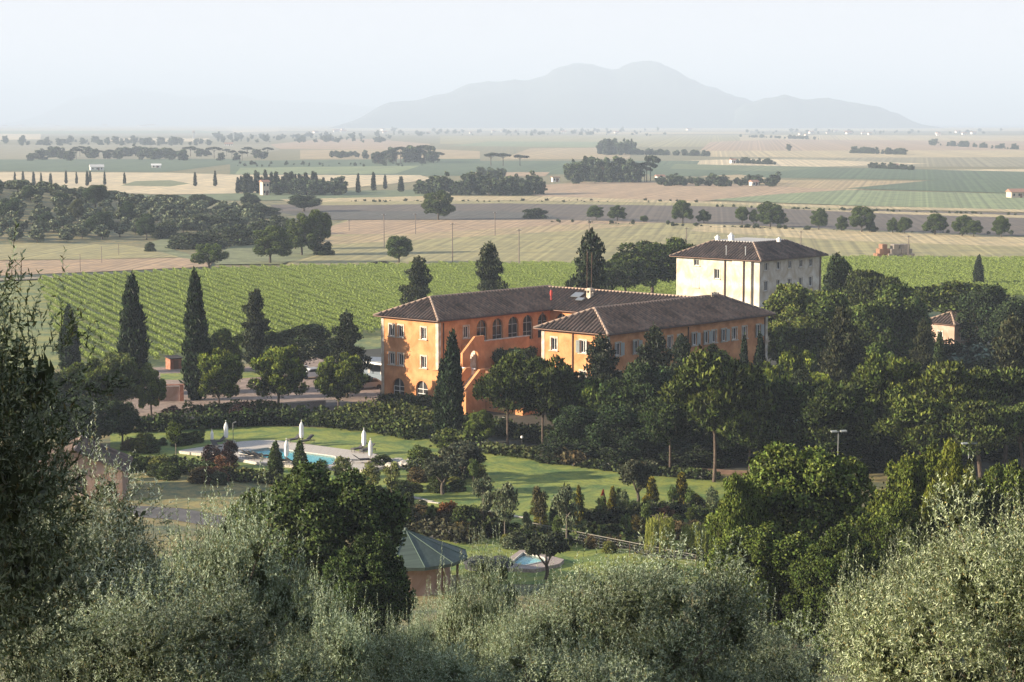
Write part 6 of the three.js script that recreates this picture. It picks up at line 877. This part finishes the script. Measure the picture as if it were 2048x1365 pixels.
// ------------------------------------------------------------ farms and houses out on the plain
const roofMat = std(lin(0.30, 0.16, 0.11)), whiteRoof = std(lin(0.62, 0.61, 0.58)), plaster = std(lin(0.55, 0.44, 0.34)), farWhite = std(lin(0.72, 0.68, 0.62));
function farHouse(name, label, px, base, wPx, hPx, turn, wallMat, rMat, flat, depth = 0.7) {
  const D = distAt(base), p = G(px, base), w = metres(wPx, D), h = metres(hPx, D), d = Math.max(4, w * depth), t = thing(name, label, 'house', [p.x, 0, p.z], turn), rise = flat ? 0.4 : Math.min(w, d) * 0.24;
  const nw = Math.max(2, Math.min(5, Math.round(w / 3.2))), rows = h > 5 ? 2 : 1;
  mesh('wall', [boxTo(-w / 2, w / 2, 0, h, -d / 2, d / 2)], wallMat, t);
  for (let j = 0; j < rows; j++) for (let i = 0; i < nw; i++) mesh('window', box(0.9, 1.2, 0.1, -w / 2 + w * (i + 0.5) / nw, h * (j + 0.55) / rows, d / 2 + 0.02), M.glass, t);
  const o = 0.5, s = new THREE.Shape([[-d / 2 - o, 0], [d / 2 + o, 0], [0, rise + 0.2]].map(([a, b]) => new THREE.Vector2(a, b)));
  const g = flat ? boxTo(-w / 2 - o, w / 2 + o, h + 0.003, h + 0.4, -d / 2 - o, d / 2 + o) : boxUV(new THREE.ExtrudeGeometry(s, { depth: w + 2 * o, bevelEnabled: false }).translate(0, h + 0.003, -w / 2 - o).rotateY(Math.PI / 2));
  mesh('roof', g, rMat, t); mesh('door', box(1.1, 2.1, 0.1, w * 0.12, 1.05, d / 2 + 0.03), M.brown, t); return t;
}
farHouse('tower_house', 'tan stone tower house in front of the far cypresses', 529, 391, 14, 27, 0.5, plaster, roofMat, false, 0.9);
farHouse('farmhouse', 'farmhouse with a bright white roof inside the far pine grove', 1157, 362, 26, 10, 0.3, farWhite, whiteRoof); farHouse('farmhouse', 'small pale shed left of the white roofed farm', 1111, 364, 14, 9, 0.2, farWhite, roofMat, true); farHouse('farmhouse', 'small white farm beside the far trees right of centre', 1466, 327, 10, 7, 0.3, farWhite, roofMat); farHouse('farmhouse', 'pale house at the end of the far bush strip', 1508, 372, 14, 8, 0.4, farWhite, roofMat); farHouse('farmhouse', 'low farmhouse at the right edge of the plain', 2034, 396, 34, 12, 0.2, plaster, roofMat); farHouse('farmhouse', 'small farmhouse in the dark clump on the right', 1790, 337, 12, 7, 0.3, plaster, roofMat); farHouse('farmhouse', 'pinkish farmhouse at the foot of the far tower house wood', 622, 391, 12, 6, 0.3, plaster, roofMat); farHouse('farmhouse', 'pale farm beneath the far bush strip', 1320, 360, 16, 7, 0.3, farWhite, roofMat); farHouse('farmhouse', 'white farmhouse hidden in the long misty wood', 312, 336, 18, 5, 0.1, farWhite, whiteRoof); farHouse('farmhouse', 'pale farmhouse with a wide roof left of the pale field', 193, 341, 26, 7, 0.3, farWhite, std(lin(0.5, 0.48, 0.45))); farHouse('farmhouse', 'pale farmhouse right of the misty wood', 457, 292, 16, 4, 0.1, farWhite, roofMat);
farHouse('church_tower', 'pale far bell tower rising from the misty trees', 387, 276, 5, 13, 0.2, farWhite, roofMat);
{ const r = rngOf(12); for (let i = 0; i < 46; i++) { const z = i % 3, px = z === 0 ? r() * 320 : z === 1 ? 620 + r() * 780 : 1600 + r() * 420, b = z === 0 ? 252 + r() * 4 : z === 1 ? 261 + r() * 8 : 264 + r() * 9; farHouse('distant_house', 'tiny pale house in the haze near the horizon', px, b, 5 + r() * 7, 2.2 + r() * 1.6, r(), farWhite, roofMat).userData.group = 'tiny pale houses near the horizon'; } }

// ------------------------------------------------------------ wooden poles with wires, fence posts, straw stacks
const poleMat = std(lin(0.16, 0.13, 0.11));
function pole(px, base, top, label) { const p = G(px, base), h = yAt(top, -p.z), t = thing('utility_pole', label, 'utility pole', [p.x, 0, p.z], 0.4); mesh('post', cyl(0.15, 0.11, h, 7), poleMat, t); mesh('crossarm', box(1.3, 0.1, 0.1, 0, h - 0.35, 0), poleMat, t); for (const x of [-0.55, 0, 0.55]) mesh('insulator', cyl(0.05, 0.04, 0.2, 6, x, h - 0.3, 0), M.white, t); return p.setY(h - 0.15); }
const PP = [[656, 476, 425, 'pale pole right of the tall pair of trees'], [698, 463, 440, 'short pole behind the pink stubble'], [768, 497, 428, 'pole left of the lone tree by the vineyard'], [831, 470, 427, 'pole in the pink stubble field'], [905, 528, 446, 'tall pole at the vineyard edge left of the leaning conifer'], [990, 473, 424, 'pole behind the leaning conifer'], [1038, 531, 458, 'tall pale pole right of the leaning conifer'], [1178, 500, 440, 'pole above the tallest conifer'], [1373, 488, 455, 'pole left of the white house roof'], [1602, 490, 462, 'pole right of the white house roof'], [1817, 522, 471, 'pole beside the straw stack']].map((a) => pole(...a));
const wire = (a, b) => { const c = a.clone().add(b).multiplyScalar(0.5); c.y -= 1.2; return new THREE.TubeGeometry(new THREE.CatmullRomCurve3([a, c, b]), 10, 0.018, 3); };
tag(mesh('power_line', merge([wire(PP[0], PP[2]), wire(PP[2], PP[4]), wire(PP[4], PP[6])]), M.iron), 'thin power line strung between the poles along the vineyard', 'power line'); tag(mesh('power_line', merge([wire(PP[1], PP[3]), wire(PP[3], PP[5]), wire(PP[5], PP[7]), wire(PP[7], PP[8]), wire(PP[8], PP[9]), wire(PP[9], PP[10])]), M.iron), 'thin power line strung across the stubble fields', 'power line');
for (const [px, b, t, l] of [[125, 548, 513, 'thin pole at the left of the orange field'], [160, 545, 510, 'thin pole in the orange field'], [203, 528, 494, 'thin pole behind the orange field'], [237, 512, 488, 'short thin pole in the olive field on the left']]) { const p = G(px, b), h = yAt(t, -p.z), g = thing('field_pole', l, 'pole', [p.x, 0, p.z]); mesh('post', cyl(0.09, 0.07, h, 6), poleMat, g); mesh('cap', cyl(0.1, 0.1, 0.12, 6, 0, h, 0), poleMat, g); }
{ const straw = std(lin(0.33, 0.17, 0.10), { map: stripeTex }), grey = std(lin(0.27, 0.23, 0.20), { map: stripeTex }), bale = (() => { const q = new THREE.Shape([[-0.62, -0.55], [-0.66, 0.5], [-0.55, 0.62], [0.55, 0.62], [0.66, 0.5], [0.62, -0.55]].map(([a, b]) => new THREE.Vector2(a, b))); return boxUV(new THREE.ExtrudeGeometry(q, { depth: 1.2, bevelEnabled: true, bevelSize: 0.08, bevelThickness: 0.08, bevelSegments: 1 }).translate(0, 0, -0.6)); })();
  for (const [px, label, m, n] of [[1768, 'reddish stack of straw bales in the stubble field', straw, 3], [1802, 'longer grey stack of straw bales next to the pole', grey, 5]]) { const p = G(px, 517), t = thing('straw_stack', label, 'straw stack', [p.x, 0, p.z], 0.15); for (let y = 0; y < 3; y++) for (let i = 0; i < n - y; i++) for (let z = 0; z < 2; z++) { const b = mesh('bale', bale, m, t); b.position.set((i - (n - 1 - y) / 2) * 1.45 + (R0() - 0.5) * 0.15, 0.62 + y * 1.22, -z * 1.5 + (R0() - 0.5) * 0.2); b.rotation.y = (R0() - 0.5) * 0.12; } } }
const renderer = new THREE.WebGLRenderer({ antialias: true });
renderer.setSize(1024, 682); renderer.shadowMap.enabled = true; renderer.toneMapping = THREE.LinearToneMapping; renderer.toneMappingExposure = EXPOSURE;
renderer.render(scene, camera);
